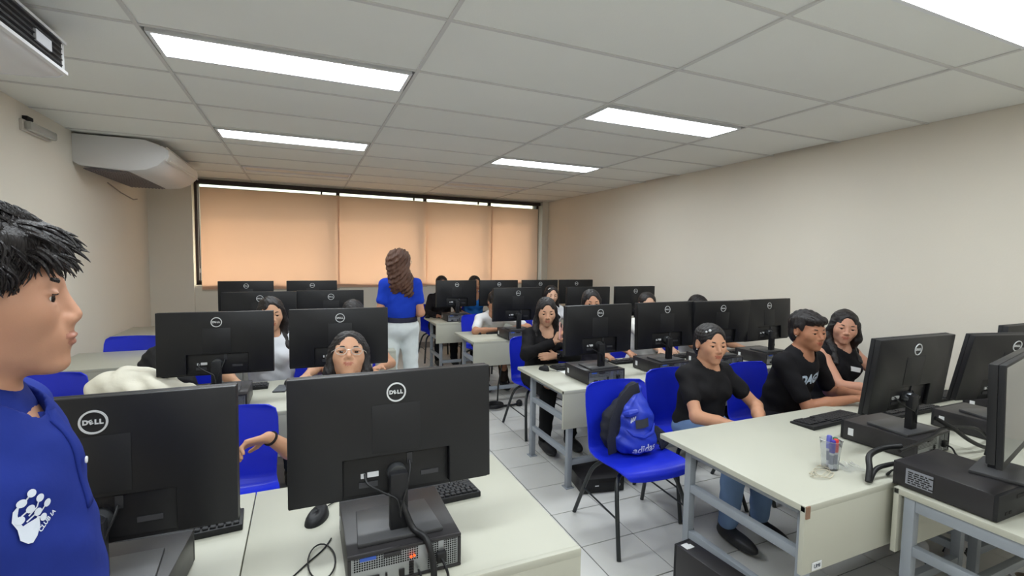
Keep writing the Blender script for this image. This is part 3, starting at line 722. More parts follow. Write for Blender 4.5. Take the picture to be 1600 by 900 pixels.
def halfp(pt, n, k=.004):              # remove everything beyond point pt in direction n
    n = A(n)/np.linalg.norm(n); return half(n, float(np.dot(n, A(pt))), k)
def inflate(p, e, mi=None, k=None):
    import copy; q = copy.deepcopy(p)
    if q.t == 0: q.ra += e; q.rb += e
    elif q.t == 1: q.r = q.r+e
    if q.t < 2: q.lo = q.lo-e; q.hi = q.hi+e
    if mi is not None: q.mi = mi
    if k is not None: q.k = k
    return q
def axis_pts(lo, hi, vox, fine, ax):
    ivs = [(f[0][ax], f[1][ax], f[2]) for f in fine]
    out = [lo]; x = lo
    while x < hi:
        s = vox
        for a_, b_, v in ivs:
            if a_ <= x <= b_: s = min(s, v)
            elif x < a_ < x+s: s = max(a_-x, v)
        x += s; out.append(x)
    return np.array(out, np.float32)
def sdf_mesh(name, prims, vox, mats, fine=(), noise=None, smooth_it=0):
    lo = np.min([p.lo for p in prims if p.op == 1], 0)-2*vox; hi = np.max([p.hi for p in prims if p.op == 1], 0)+2*vox
    ax = [axis_pts(lo[i], hi[i], vox, fine, i) for i in range(3)]
    n = [len(a) for a in ax]; D = np.full(n, 1., np.float32); L = np.zeros(n, np.int8)
    for p in prims:
        if p.t < 2:
            mg = p.k+2.2*vox
            sl = tuple(slice(max(0, np.searchsorted(ax[i], p.lo[i]-mg)-1), min(n[i], np.searchsorted(ax[i], p.hi[i]+mg)+1)) for i in range(3))
            if any(s.stop-s.start < 1 for s in sl): continue
        else: sl = (slice(0, n[0]), slice(0, n[1]), slice(0, n[2]))
        X = ax[0][sl[0]][:, None, None]; Y = ax[1][sl[1]][None, :, None]; Z = ax[2][sl[2]][None, None, :]
        if p.t == 0:
            ab = p.b-p.a; bb = max(1e-9, float(ab @ ab)); px, py, pz = X-p.a[0], Y-p.a[1], Z-p.a[2]
            t = np.clip((px*ab[0]+py*ab[1]+pz*ab[2])/bb, 0, 1)
            d = np.sqrt((px-t*ab[0])**2+(py-t*ab[1])**2+(pz-t*ab[2])**2)-(p.ra+(p.rb-p.ra)*t)
        elif p.t == 1:
            px, py, pz = X-p.c[0], Y-p.c[1], Z-p.c[2]
            if p.rot is not None:
                r_ = p.rot; px, py, pz = (px*r_[0,0]+py*r_[1,0]+pz*r_[2,0], px*r_[0,1]+py*r_[1,1]+pz*r_[2,1], px*r_[0,2]+py*r_[1,2]+pz*r_[2,2])
            k0 = np.sqrt((px/p.r[0])**2+(py/p.r[1])**2+(pz/p.r[2])**2); k1 = np.sqrt((px/p.r[0]**2)**2+(py/p.r[1]**2)**2+(pz/p.r[2]**2)**2)
            d = k0*(k0-1)/np.maximum(k1, 1e-6)
        else: d = p.d-(X*p.n[0]+Y*p.n[1]+Z*p.n[2])
        d = d.astype(np.float32); cur = D[sl]; k = p.k
        if p.op == 1:
            lb = L[sl]
            if p.mi: lb[d < cur+.001] = p.mi
            else: lb[d < cur] = 0
            h = np.clip(.5+.5*(cur-d)/k, 0, 1); D[sl] = cur*(1-h)+d*h-k*h*(1-h)
        else:
            if p.op == -1 and p.mi:
                lb = L[sl]; lb[-d > cur] = p.mi
            d = -d; h = np.clip(.5-.5*(cur-d)/k, 0, 1); D[sl] = cur*(1-h)+d*h+k*h*(1-h)
    if noise is not None:
        X = ax[0][:, None, None]; Y = ax[1][None, :, None]; Z = ax[2][None, None, :]
        D += noise(X, Y, Z).astype(np.float32)
    S = D < 0
    C = np.zeros([i-1 for i in n], np.int8)
    off = [(a, b, c) for a in (0, 1) for b in (0, 1) for c in (0, 1)]
    for a, b, c in off: C += S[a:n[0]-1+a, b:n[1]-1+b, c:n[2]-1+c]
    act = (C > 0) & (C < 8); I = np.argwhere(act); idx = np.full(act.shape, -1, np.int32); idx[act] = np.arange(len(I))
    V8 = np.stack([D[I[:, 0]+a, I[:, 1]+b, I[:, 2]+c] for a, b, c in off], 1)
    acc = np.zeros((len(I), 3), np.float32); cn = np.zeros(len(I), np.float32)
    for e0 in range(8):
        for bit in (4, 2, 1):
            e1 = e0 | bit
            if e1 == e0: continue
            va, vb = V8[:, e0], V8[:, e1]; mk = (va < 0) != (vb < 0); t = np.where(mk, va/np.where(mk, va-vb, 1), 0)
            pt = np.array(off[e0], np.float32)[None]+t[:, None]*(np.array(off[e1], np.float32)-np.array(off[e0], np.float32))[None]
            acc += pt*mk[:, None]; cn += mk
    fr = acc/cn[:, None]
    pos = np.stack([ax[i][I[:, i]]+fr[:, i]*(ax[i][I[:, i]+1]-ax[i][I[:, i]]) for i in range(3)], 1)
    quads = []
    for d in range(3):
        o1, o2 = (d+1) % 3, (d+2) % 3
        s0 = [slice(1, n[i]-1) for i in range(3)]; s1 = list(s0); s0[d] = slice(0, n[d]-1); s1[d] = slice(1, n[d])
        a = S[tuple(s0)]; b = S[tuple(s1)]; ch = np.argwhere(a != b)
        if not len(ch): continue
        base = ch.copy(); base[:, o1] += 1; base[:, o2] += 1
        ins = S[tuple((base[:, i] for i in range(3)))]
        def cell(e, f):
            q = base.copy(); q[:, o1] -= e; q[:, o2] -= f; return idx[q[:, 0], q[:, 1], q[:, 2]]
        q = np.stack([cell(1, 1), cell(0, 1), cell(0, 0), cell(1, 0)], 1)
        q[~ins] = q[~ins][:, ::-1]; quads.append(q)
    F = np.concatenate(quads)
    F = F[(F >= 0).all(1)]
    for _ in range(smooth_it):
        sm = np.zeros_like(pos); ct = np.zeros(len(pos), np.float32)
        for k in range(4):
            for kk in (1, 3):
                np.add.at(sm, F[:, k], pos[F[:, (k+kk) % 4]]); np.add.at(ct, F[:, k], 1)
        pos = pos*.5+.5*sm/np.maximum(ct, 1)[:, None]
    me = bpy.data.meshes.new(name); me.vertices.add(len(pos)); me.vertices.foreach_set('co', pos.ravel())
    me.loops.add(len(F)*4); me.loops.foreach_set('vertex_index', F.ravel().astype(np.int32)); me.polygons.add(len(F))
    me.polygons.foreach_set('loop_start', np.arange(0, len(F)*4, 4, dtype=np.int32)); 
    lab = L[I[:, 0], I[:, 1], I[:, 2]]
    for mt in (mats if isinstance(mats, (list, tuple)) else [mats]): me.materials.append(mt)
    me.polygons.foreach_set('material_index', lab[F[:, 0]].astype(np.int32))
    me.update(calc_edges=True); me.validate(); me.shade_smooth()
    return me

# ------------------------------------------------------------------ people
M_lip = {}
def skin_mats(tone):
    s = mat('skin_%d_%d_%d' % tone, tone, .5, spec=.35, var=.06, vscale=30, sss=.12, bump=.03, bscale=500)
    lp = mat('lips_%d_%d_%d' % tone, (int(tone[0]*.86), int(tone[1]*.70), int(tone[2]*.70)), .4, spec=.4)
    return [s, lp]
M_eyew = mat('eye_white', (225, 218, 210), .2); M_iris = mat('iris', (38, 26, 20), .12)
M_hair = mat('hair_black', (30, 25, 26), .40, spec=.5, var=.5, vscale=200, stretch=(1, 1, .10), bump=.7, bscale=380)
M_hairb = mat('hair_brown', (92, 62, 48), .45, spec=.4, var=.45, vscale=70, stretch=(1, 1, .2), bump=.9, bscale=300)
def head_prims(H, hp, s, lip=0., chin=0., nose=1., fem=True, mouth_w=1., nl=0.):
    def q(x, y, z): return H+hp @ (A((x, y, z))*s)
    Rm = hp
    E = lambda x, y, z, rx, ry, rz, k=.012, op=1, mi=0: ell(q(x, y, z), (rx*s, ry*s, rz*s), k*s, op, mi, Rm)
    jw = .046 if fem else .054
    pr = [E(0, .016, .036, .073, .094, .078, .02), E(0, -.025, -.018, .062, .066, .075, .025), E(0, -.05, -.066, jw*.80, .042, .036, .03),
          E(0, -.074-chin, -.094, .020, .018, .015, .022), E(-.026, .005, -.060, .027, .045, .024, .03), E(.026, .005, -.060, .027, .045, .024, .03),
          E(0, -.070, .022, .050, .018, .012, .02), E(0, -.044, .048, .052, .030, .032, .03)]
    for sx in (-1, 1):
        pr.append(E(sx*.040, -.058, -.018, .024, .026, .026, .03))
    for sx in (-1, 1):
        pr.append(E(sx*.032, -.1005, .000, .0185, .0165, .0105, .010, -1))
    for sx in (-1, 1):
        pr += [E(sx*.032, -.0790, .0074, .0180, .0128, .0050, .003), E(sx*.032, -.0770, -.0088, .0165, .0118, .0050, .004)]
    pr += [cone(q(0, -.084, .014), q(0, -.1065+nl, -.026), .0075*s*nose, (.0105+nl*.2)*s*nose, .012*s), E(-.0105, -.097, -.0315, .0085, .010, .0075, .006), E(.0105, -.097, -.0315, .0085, .010, .0075, .006),
           E(0, -.082-lip*.6, -.055, .026, .016, .022, .018)]
    pr += [E(-.0075, -.0945-lip, -.0560, .0125*mouth_w, .0070, .0040, .003, 1, 1), E(.0075, -.0945-lip, -.0560, .0125*mouth_w, .0070, .0040, .003, 1, 1), E(0, -.0935-lip*.9, -.0648, .0155*mouth_w, .0078, .0048, .003, 1, 1)]
    pr.append(E(0, -.1055-lip, -.0602, .019*mouth_w, .0075, .0010, .002, -1, 1))
    for sx in (-1, 1):
        pr += [E(sx*.073, .012, -.002, .010, .019, .030, .006), E(sx*.082, .008, .002, .006, .011, .018, .004, -1)]
    return pr, q
def face_parts(root, q, s, hp, brow_mat=None, gaze=0, lid=.0):
    for sx in (-1, 1):
        mb = MB(); c = Vector(q(sx*.032, -.0765, -.0005)); r_ = .0118*s
        vs, fs, ms_ = [], [], []
        N, K = 16, 10; fw = hp @ A((math.sin(gaze), -math.cos(gaze), -.05)); qd = Vector((0, 0, 1)).rotation_difference(Vector(fw))
        for j in range(K+1):
            th = PI*j/K*.62
            for i in range(N):
                a = 2*PI*i/N; vs.append(c+(qd @ Vector((math.sin(th)*math.cos(a), math.sin(th)*math.sin(a), math.cos(th))))*r_)
        for j in range(K):
            for i in range(N):
                fs.append((j*N+i, j*N+(i+1) % N, (j+1)*N+(i+1) % N, (j+1)*N+i)); mb.m.append(1 if j < 4 else 0)
        mb.v = [tuple(v) for v in vs]; mb.f = fs
        ob('eye', mb, [M_eyew, M_iris], root, smooth=True, fixn=False)
        bp = [q(sx*.013, -.0880, .0190), q(sx*.023, -.0885, .0235), q(sx*.036, -.0835, .0255), q(sx*.050, -.070, .0205)]
        ob('eyebrow', MB().tube(bp, [.0022*s, .0036*s, .0034*s, .001*s], 6), brow_mat or M_hair, root, smooth=True)
def ik(sh, hd, l1, l2, pole):
    sh, hd, pole = Vector(sh), Vector(hd), Vector(pole); d = hd-sh; L_ = min(d.length, (l1+l2)*.995); u = d.normalized()
    a = (l1*l1-l2*l2+L_*L_)/(2*L_); h = math.sqrt(max(0, l1*l1-a*a)); pv = pole-u*pole.dot(u); pv.normalize()
    return sh+u*a+pv*h, sh+u*L_
def hand_prims(wr, d, nrm, side, curl=.5, s=1., k=.006):
    """wrist point, finger direction, palm normal; side=+1 puts the thumb on d x nrm"""
    d = Vector(d).normalized(); nrm = Vector(nrm); nrm = (nrm-d*nrm.dot(d)).normalized(); t = d.cross(nrm).normalized()*side
    wr = Vector(wr); pr = []
    kn = wr+d*.082*s
    for o in (-.024, -.008, .008, .022): pr.append(cone(wr+t*o*.55*s+d*.008*s, kn+t*o*s, .0125*s, .0105*s, .012))
    for i, (o, l_) in enumerate([(.025, .066), (.009, .074), (-.008, .069), (-.024, .054)]):
        a = kn+t*o*s; c = curl*(1+.08*i)
        d1 = d*math.cos(c*.6)+nrm*math.sin(c*.6); d2 = d*math.cos(c*1.6)+nrm*math.sin(c*1.6)
        b = a+d1*l_*.55*s; e = b+d2*l_*.5*s
        pr += [cone(a, b, .0088*s, .0082*s, k*.5), cone(b, e, .0082*s, .0066*s, k*.5)]
    a = wr+d*.022*s+t*.022*s; b = a+(d*.6+t*.75+nrm*.25).normalized()*.040*s; e = b+(d*.93+t*.15+nrm*.3).normalized()*.032*s
    pr += [cone(a, b, .0125*s, .0098*s, .008), cone(b, e, .0095*s, .0075*s, .003)]
    return pr
HAIRS = {}
def person(label, head, rz, head_rot=(0, 0, 0), pelvis=None, seat=.5, tone=(196, 146, 116), fem=True, hs=1., build=1.,
           rhand=None, lhand=None, rpole=(-.6, .5, -.4), lpole=(.6, .5, -.4), rh=None, lh=None, curl=.6,
           shirt=(28, 27, 29), sleeve=.45, shirt_name='t_shirt', pants=(40, 42, 50), neckline=.0, hem=.0, hair='long', hair_mat=None, legs=True, shorts=False,
           vox=.010, hv=.0042, glasses=None, standing=False, lip=.0, chin=0, brow=True, shoes=(35, 35, 38), group='students at the tables', gaze=0, kneeang=0, bust=1., nl=0., svox=None, belt=None, sleeveless=False):
    """head: world position of the head centre; the figure faces -Y turned by rz"""
    root = thing('person', label, 'person', (head[0], head[1], 0), rz, group)
    H = A((0, 0, head[2])); hp = rotm(*[R(a) for a in head_rot]); s = hs
    lean = pelvis if pelvis is not None else (0, .10)
    Pv = A((lean[0], lean[1], seat)); Nk = H+A((0, .028*s, -.125*s))
    sp = lambda t, dy=0: Pv*(1-t)+Nk*t+A((0, dy, 0))
    b = build; sw = (.138 if fem else .160)*b
    C1, W, SH = sp(.66, -.004), sp(.36, .0), sp(.90, .004)
    up = (Nk-Pv); up = up/np.linalg.norm(up); tor = np.array(Matrix.Rotation(-math.atan2(float(up[1]), float(up[2])), 3, 'X'), np.float32)
    torso = [ell(Pv, (.155*b if fem else .148*b, .115*b, .105), .05, rot=tor), ell(W, (.135*b if fem else .142*b, .104*b, .14), .06, rot=tor), ell(C1, (.138*b if fem else .155*b, .100*b, .145), .05, rot=tor),
             cone(SH+A((-sw, 0, -.022)), SH+A((0, 0, -.0)), .040*b, .050*b, .04), cone(SH+A((sw, 0, -.022)), SH+A((0, 0, 0)), .040*b, .050*b, .04), cone(sp(.84), sp(.97), .080*b, .054, .05)]
    if fem and bust:
        torso += [ell(sp(.62)+A((sx*.062*b, -.085*b, 0)), (.055*b, .045*b*bust, .055*b), .035) for sx in (-1, 1)]
    neck = [cone(sp(.93), H+hp @ A((0, .012*s, -.055*s)), (.050 if fem else .057)*s, (.046 if fem else .052)*s, .03)]
    hpr, q = head_prims(H, hp, s, lip, chin, fem=fem, nl=nl)
    shl = {-1: SH+A((-sw, 0, -.024)), 1: SH+A((sw, 0, -.024))}
    arms = []; sleeves = []; fine = []
    l1, l2 = (.265, .235) if fem else (.285, .25)
    ends = {}
    for sx, hd, pole, hspec in ((-1, rhand, rpole, rh), (1, lhand, lpole, lh)):
        if hd is None: hd = (sx*.16, -.22, seat+.06) if not standing else (sx*.22, -.02, seat-.16)
        el, wr = ik(shl[sx], hd, l1, l2, pole)
        arms += [cone(shl[sx], el, .042*b, .034*b, .025), cone(el, Vector(el)*.55+Vector(wr)*.45, .038*b, .035*b, .015), cone(Vector(el)*.55+Vector(wr)*.45, wr, .035*b, .0235, .015)]
        fd = (wr-el).normalized()
        hs_ = hspec or {}
        arms += hand_prims(wr, hs_.get('d', fd), hs_.get('n', (0, 0, -1) if abs(fd.z) < .8 else (0, -1, 0)), hs_.get('side', sx), hs_.get('curl', curl), .95 if fem else 1.03)
        if hs_.get('fine'):
            w0 = A(wr); fine.append((w0-.13, w0+.13, hs_['fine']))
        ends[sx] = (A(shl[sx]), A(el), A(wr))
    legp = []; legc = []; shoe = []
    kn = {}
    if legs:
        for sx in (-1, 1):
            hip = Pv+A((sx*.082*b, -.02, -.02))
            if standing: knee = A((sx*.095*b, Pv[1]-.01, seat*.53)); ank = A((sx*.10*b, Pv[1]+.02, .085))
            else:
                knee = Pv+A((sx*(.10+kneeang), -.40, -.035)); ank = A((sx*(.11+kneeang), knee[1]+.03, .085))
            legp += [cone(hip, knee, .082*b, .055*b, .03), cone(knee, ank, .052*b, .034, .02), ell(ank+A((0, -.06, -.045)), (.035, .10, .03), .02)]
            legc += [cone(hip, knee, .090*b, .066*b, .03), cone(knee, ank+A((0, 0, .02)), .066*b, .050, .02)]
            shoe.append([ell(ank+A((0, -.065, -.045)), (.046, .135, .038), .01), cone(ank+A((0, .01, -.03)), ank+A((0, .015, .02)), .045, .040, .02), half((0, 0, -1), 0.0, .006)])
    sm = skin_mats(tone)
    hc_ = H+hp @ A((0, -.02*s, 0)); fine.append((hc_-A((.11, .13, .13)), hc_+A((.11, .13, .15)), hv))
    body = link('body', sdf_mesh('body', torso+neck+arms+legp+hpr, vox, sm, fine), root)
    face_parts(root, q, s, hp, hair_mat or M_hair, R(gaze))
    # shirt
    M_sh = mat('cloth_%d_%d_%d' % tuple(shirt), shirt, .85, spec=.2, var=.08, vscale=14, bump=.25, bscale=35)
    sh = [inflate(p, .011 if belt or i else .016) for i, p in enumerate(torso[1:])]+[inflate(torso[0], .010 if belt else .019)]
    for sx in (-1, 1):
        a_, e_, w_ = ends[sx]
        if sleeveless: continue
        if sleeve <= 1:
            m_ = a_*(1-sleeve)+e_*sleeve; sh += [inflate(cone(a_, m_, .042*b, (.043-.004*sleeve)*b, .03), .011)]
        else:
            m_ = e_*(2-sleeve)+w_*(sleeve-1); sh += [inflate(cone(a_, e_, .042*b, .036*b, .03), .012), inflate(cone(e_, m_, .038*b, .030*b, .02), .012)]
    nb = sp(.965)
    sh += [cone(nb+A((0, -.02-neckline*.6, -.006-neckline)), H, .066*s, .066*s, .006, -1)]
    if sleeveless:
        for sx in (-1, 1): sh.append(ell(A(shl[sx])+A((sx*.075, 0, -.01)), (.075, .09, .11), .01, -1))
    hz = Pv+up*(-.02+hem)
    sh.append(halfp(hz, -up, .012))
    ph_ = head[0]*7+head[1]*3
    wr_n = lambda X, Y, Z: .0022*np.sin(X*31+Z*22+ph_)*np.sin(Z*37-X*19+Y*25)+.0012*np.sin(Z*80+X*55)
    shirt_o = link(shirt_name, sdf_mesh(shirt_name, sh, svox or vox*.65, M_sh, noise=wr_n), root)
    if belt:
        link('belt', sdf_mesh('belt', [inflate(p, .021) for p in torso[:2]]+[halfp(Pv+up*.105, up, .006), halfp(Pv+up*.06, -up, .006)], .008, mat('belt_dark', belt, .6)), root)
    if legs:
        M_p = mat('cloth_%d_%d_%d' % tuple(pants), pants, .85, spec=.2, var=.1, vscale=20, bump=.25, bscale=40)
        pp = [inflate(torso[0], .013), inflate(torso[1], .006)]+legc+[halfp(Pv+up*(.075+hem*.5), up, .01)]
        link('trousers', sdf_mesh('trousers', pp, vox*1.1, M_p, noise=wr_n), root)
        M_s = mat('shoe_%d_%d_%d' % tuple(shoes), shoes, .5, var=.05)
        for p_ in shoe: link('shoe', sdf_mesh('shoe', p_, .008, M_s), root)
    # hair
    hm = hair_mat or M_hair
    E = lambda x, y, z, rx, ry, rz_, k=.012, op=1: ell(q(x, y, z), (rx*s, ry*s, rz_*s), k*s, op, 0, hp)
    face_cut = [E(0, -.112, -.040, .062, .068, .100, .010, -1), E(0, -.110, .040, .044, .045, .054, .014, -1)]
    cap = [E(0, .014, .040, .082, .106, .084, .02)]
    hn = lambda X, Y, Z: .0018*np.sin(X*260+40*np.sin(Z*14))+.0012*np.sin(Y*300+X*120)
    if hair == 'long' or hair == 'long_wavy' or hair == 'long_down':
        wv = .012 if hair == 'long_wavy' else .0
        dn = -.235 if hair != 'long_down' else -.29
        pr = cap+[E(0, .045, -.03, .078, .068, .10, .03)]+face_cut+[cone(q(-.006, -.095, .105), q(.0, .02, .131), .007*s, .004*s, .008, -1)]
        for sx in (-1, 1):
            p0, p1, p2, p3 = q(sx*.068, -.018, .03), q(sx*(.078+wv), .0, -.07), H+A((sx*(.088-wv)*s, .012*s, -.15*s)), H+A((sx*(.092+wv)*s, -.01*s-.03*(hair != 'long'), dn*s))
            pr += [cone(p0, p1, .022*s, .026*s, .02), cone(p1, p2, .026*s, .030*s, .02), cone(p2, p3, .030*s, .022*s, .02)]
        pr += [cone(q(0, .07, -.02), H+A((0, .085*s, -.16*s)), .062*s, .066*s, .03), cone(H+A((0, .085*s, -.16*s)), H+A((0, .10*s, -.30*s)), .066*s, .045*s, .03)]
        if hair == 'long_wavy': hn = lambda X, Y, Z: .003*np.sin(Z*75+X*60)*np.sin(Y*50+Z*30)+.0014*np.sin(X*240+40*np.sin(Z*24))
    elif hair == 'tied':
        pr = cap+face_cut+[cone(q(-.0, -.085, .118), q(.0, .02, .135), .003*s, .003*s, .006, -1), E(0, .11, -.03, .035, .032, .035, .01), E(0, .06, -.03, .07, .05, .06, .03)]
        pr += [E(sx*.078, .01, -.01, .03, .022, .033, .01, -1) for sx in (-1, 1)]
    elif hair == 'short':
        pr = [E(0, .022, .046, .085, .104, .086, .02), E(0, -.055, .075, .068, .050, .032, .02), E(0, .05, -.02, .078, .065, .07, .02)]+[E(0, -.112, -.045, .066, .062, .092, .012, -1)]+[E(sx*.085, .0, -.03, .03, .030, .05, .01, -1) for sx in (-1, 1)]
        hn = lambda X, Y, Z: .0025*np.sin(X*210+Z*60)+.002*np.sin(Y*170+X*90)
    elif hair == 'curly':
        pr = [E(0, .03, .04, .100, .112, .092, .02), cone(q(0, .06, -.01), H+A((0, .075*s, -.18*s)), .100*s, .098*s, .03), cone(H+A((-.04*s, .07*s, -.15*s)), H+A((-.06*s, .095*s, -.27*s)), .07*s, .045*s, .03), cone(H+A((.04*s, .07*s, -.13*s)), H+A((.05*s, .085*s, -.25*s)), .065*s, .04*s, .03)]+[E(0, -.11, -.045, .06, .07, .098, .012, -1)]
        hn = lambda X, Y, Z: .006*np.sin(X*95+Z*40)*np.sin(Y*85+Z*70)+.004*np.sin(Z*150+X*110+Y*60)+.002*np.sin(X*300+Z*50)
    else: pr = None
    hair_o = link('hair', sdf_mesh('hair', pr, .0055 if vox < .012 else .007, hm, noise=hn), root) if pr else None
    # glasses
    if glasses:
        gm = mat('glasses_%s' % glasses, (205, 198, 190) if glasses == 'clear' else (60, 50, 50), .25, metal=.3)
        g = MB()
        for sx in (-1, 1):
            g.tube([q(sx*.033+.024*math.cos(a), -.104, -.001+.0165*math.sin(a)) for a in [2*PI*k/18 for k in range(19)]], .0016*s, 6, cap=False)
            g.tube([q(sx*.057, -.101, .006), q(sx*.073, -.06, .008), q(sx*.079, .0, .006)], .0016*s, 6)
        g.tube([q(-.009, -.105, .002), q(0, -.107, .005), q(.009, -.105, .002)], .0016*s, 6)
        go = ob('glasses', g, gm, root, smooth=True)
        for sx in (-1, 1):
            ob('lens', MB().add([q(sx*.033+.023*math.cos(a), -.104, -.001+.0155*math.sin(a)) for a in [2*PI*k/18 for k in range(18)]], [tuple(range(18))]), mat('lens', (240, 245, 248), .03, trans=1, ior=1.1, alpha=.5, spec=.8), go, fixn=False)
    return dict(root=root, q=q, H=H, hp=hp, ends=ends, s=s, shirt=shirt_o, sp=sp, body=body)
# ------------------------------------------------------------------ the class
SEAT_Z = .50
pp = {}
# girl with glasses at the nearest left table, head tipped back, arm held out to the side
pp['S2'] = person('girl with clear glasses and dark hair, chin lifted, behind the nearest monitor', (.185, 2.30, 1.035), R(2), (-6, 26, 3), pelvis=(0, .12), tone=(205, 156, 126), hair='long', glasses='clear',
    rhand=(-.33, -.17, .765), rpole=(.1, -.1, -1), rh=dict(d=(-.75, -.1, -.1), n=(0, -.6, -.8), curl=.9, side=-1, fine=.005), lhand=(.18, -.2, .60), shirt=(45, 44, 48), sleeve=.5, vox=.010, hv=.0035, hs=1.0)
# girl in white shirt, second left row
pp['S1'] = person('girl in white T-shirt with dark hair, half hidden by a monitor, second left row', (-.215, 3.72, 1.08), R(3), (5, -2, 0), pelvis=(0, .06), tone=(205, 158, 128), hair='long_wavy', shirt=(222, 224, 230), sleeve=.62,
    rhand=(-.20, -.30, .69), lhand=(.21, -.28, .69), vox=.010, hv=.0045, pants=(60, 66, 84))
pp['S2b'] = person('student hidden behind a monitor, only dark hair showing, second left row', (.345, 3.86, 1.03), R(0), (0, -18, 0), pelvis=(0, .06), tone=(196, 146, 116), hair='long', shirt=(215, 212, 205), sleeve=.5,
    rhand=(-.14, -.32, .69), lhand=(.16, -.32, .69), vox=.013, hv=.006)
# second right row
pp['S3'] = person('girl in black jacket with crossed arms and smartwatch holding a phone', (1.845, 3.52, 1.05), R(-4), (-16, -6, 0), pelvis=(0, .10), tone=(205, 158, 130), hair='long_down', shirt=(26, 25, 27), sleeve=1.86, shirt_name='jacket', neckline=.03,
    rhand=(-.03, -.23, .835), rpole=(-1, .1, -.5), rh=dict(d=(.35, -.25, .8), n=(.75, .1, -.3), curl=.9, side=-1, fine=.005), lhand=(-.02, -.255, .735), lpole=(.8, -.2, -.5), lh=dict(d=(-1, -.1, .02), n=(0, .9, -.3), curl=.45, side=-1, fine=.005), vox=.010, hv=.004, pants=(28, 28, 30))
pp['S4'] = person('girl peering over the leftmost monitor of the second right row', (2.41, 3.72, 1.095), R(0), (-20, -4, 0), pelvis=(0, .06), tone=(196, 146, 118), hair='long', shirt=(60, 58, 66), sleeve=.5, rhand=(-.12, -.45, .70), lhand=(.18, -.34, .69), vox=.012, hv=.005)
pp['S5'] = person('girl with thin glasses looking over a monitor, in white sleeves, second right row', (3.05, 3.72, 1.06), R(0), (-22, 0, 0), pelvis=(0, .06), tone=(214, 172, 146), hair='tied', shirt=(226, 224, 220), sleeve=.9, glasses='dark', rhand=(-.20, -.46, .70), lhand=(-.05, -.42, .70), vox=.012, hv=.005)
pp['S6'] = person('student whose black hair top shows above the third monitor, second right row', (3.58, 3.60, 1.03), R(0), (0, -20, 0), pelvis=(0, .06), tone=(196, 146, 116), hair='long', shirt=(190, 188, 186), sleeve=.5, rhand=(-.16, -.40, .70), lhand=(.16, -.36, .70), vox=.013, hv=.006)
# third right row
pp['S7'] = person('student in white T-shirt leaning over the table, head behind a monitor', (1.98, 5.02, .98), R(-4), (0, -40, 0), pelvis=(-.02, .36), tone=(190, 138, 108), fem=False, hair='short', shirt=(236, 236, 236), sleeve=.72,
    rhand=(-.03, -.16, .70), rpole=(-1, -.2, -.1), lhand=(.12, -.14, .70), lpole=(1, -.1, -.1), vox=.012, hv=.006, pants=(70, 62, 52))
pp['S8'] = person('girl in white shirt with a hair clip beside the leaning student', (2.80, 5.22, 1.035), R(0), (-12, -4, 4), pelvis=(0, .08), tone=(214, 170, 144), hair='long', shirt=(228, 228, 232), sleeve=.8, rhand=(-.16, -.32, .70), lhand=(.16, -.32, .70), vox=.012, hv=.005)
# farthest right row
pp['S9'] = person('person in black jacket at the aisle end of the farthest right row', (1.79, 6.62, 1.095), R(-2), (0, -4, 0), pelvis=(0, .08), tone=(170, 122, 100), hair='tied', shirt=(34, 30, 32), sleeve=1.85, shirt_name='jacket', rhand=(-.13, -.32, .69), lhand=(.14, -.30, .69), vox=.012, hv=.006, pants=(26, 26, 30))
pp['S10'] = person('woman in bright blue top in the farthest right row', (2.285, 6.62, 1.095), R(0), (4, -2, 0), pelvis=(0, .08), tone=(190, 138, 108), hair='tied', shirt=(40, 110, 190), sleeveless=True, sleeve=0, rhand=(-.20, -.26, .69), lhand=(.19, -.30, .69), vox=.012, hv=.006, neckline=.04)
# nearest right row
pp['S11'] = person('girl in black T-shirt and jeans with white hair clips, by the chair with the backpack', (2.215, 2.12, 1.005), R(-4), (-12, 0, 2), pelvis=(-.01, .06), tone=(200, 148, 118), hair='tied', lip=.001, shirt=(30, 29, 31), sleeve=.55, hem=.03, pants=(112, 138, 176),
    rhand=(-.03, -.30, .60), rpole=(-1, .3, -.4), lhand=(.12, -.28, .60), lpole=(1, .3, -.4), vox=.009, hv=.0035)
pp['S12'] = person('young man in black T-shirt with white lettering, arms on the right table', (2.86, 1.97, 1.075), R(2), (-12, -3, 0), pelvis=(-.02, .16), tone=(178, 124, 96), fem=False, hair='short', shirt=(26, 25, 28), sleeve=.75, build=1.0,
    rhand=(.09, -.23, .70), rpole=(-.7, .05, -1), lhand=(.24, -.19, .70), lpole=(.7, .2, -.9), vox=.009, hv=.0035, pants=(30, 30, 36))
pp['S13'] = person('girl with long wavy black hair and sleeveless black top, by the right wall', (3.42, 2.10, 1.055), R(-8), (-38, -2, 6), pelvis=(0, .10), tone=(198, 146, 122), hair='long_wavy', shirt=(24, 23, 26), sleeveless=True, sleeve=0, hs=1.0,
    rhand=(-.05, -.34, .705), rpole=(-.8, .2, -.5), lhand=(.15, -.34, .705), vox=.009, hv=.0035, pants=(34, 36, 44))
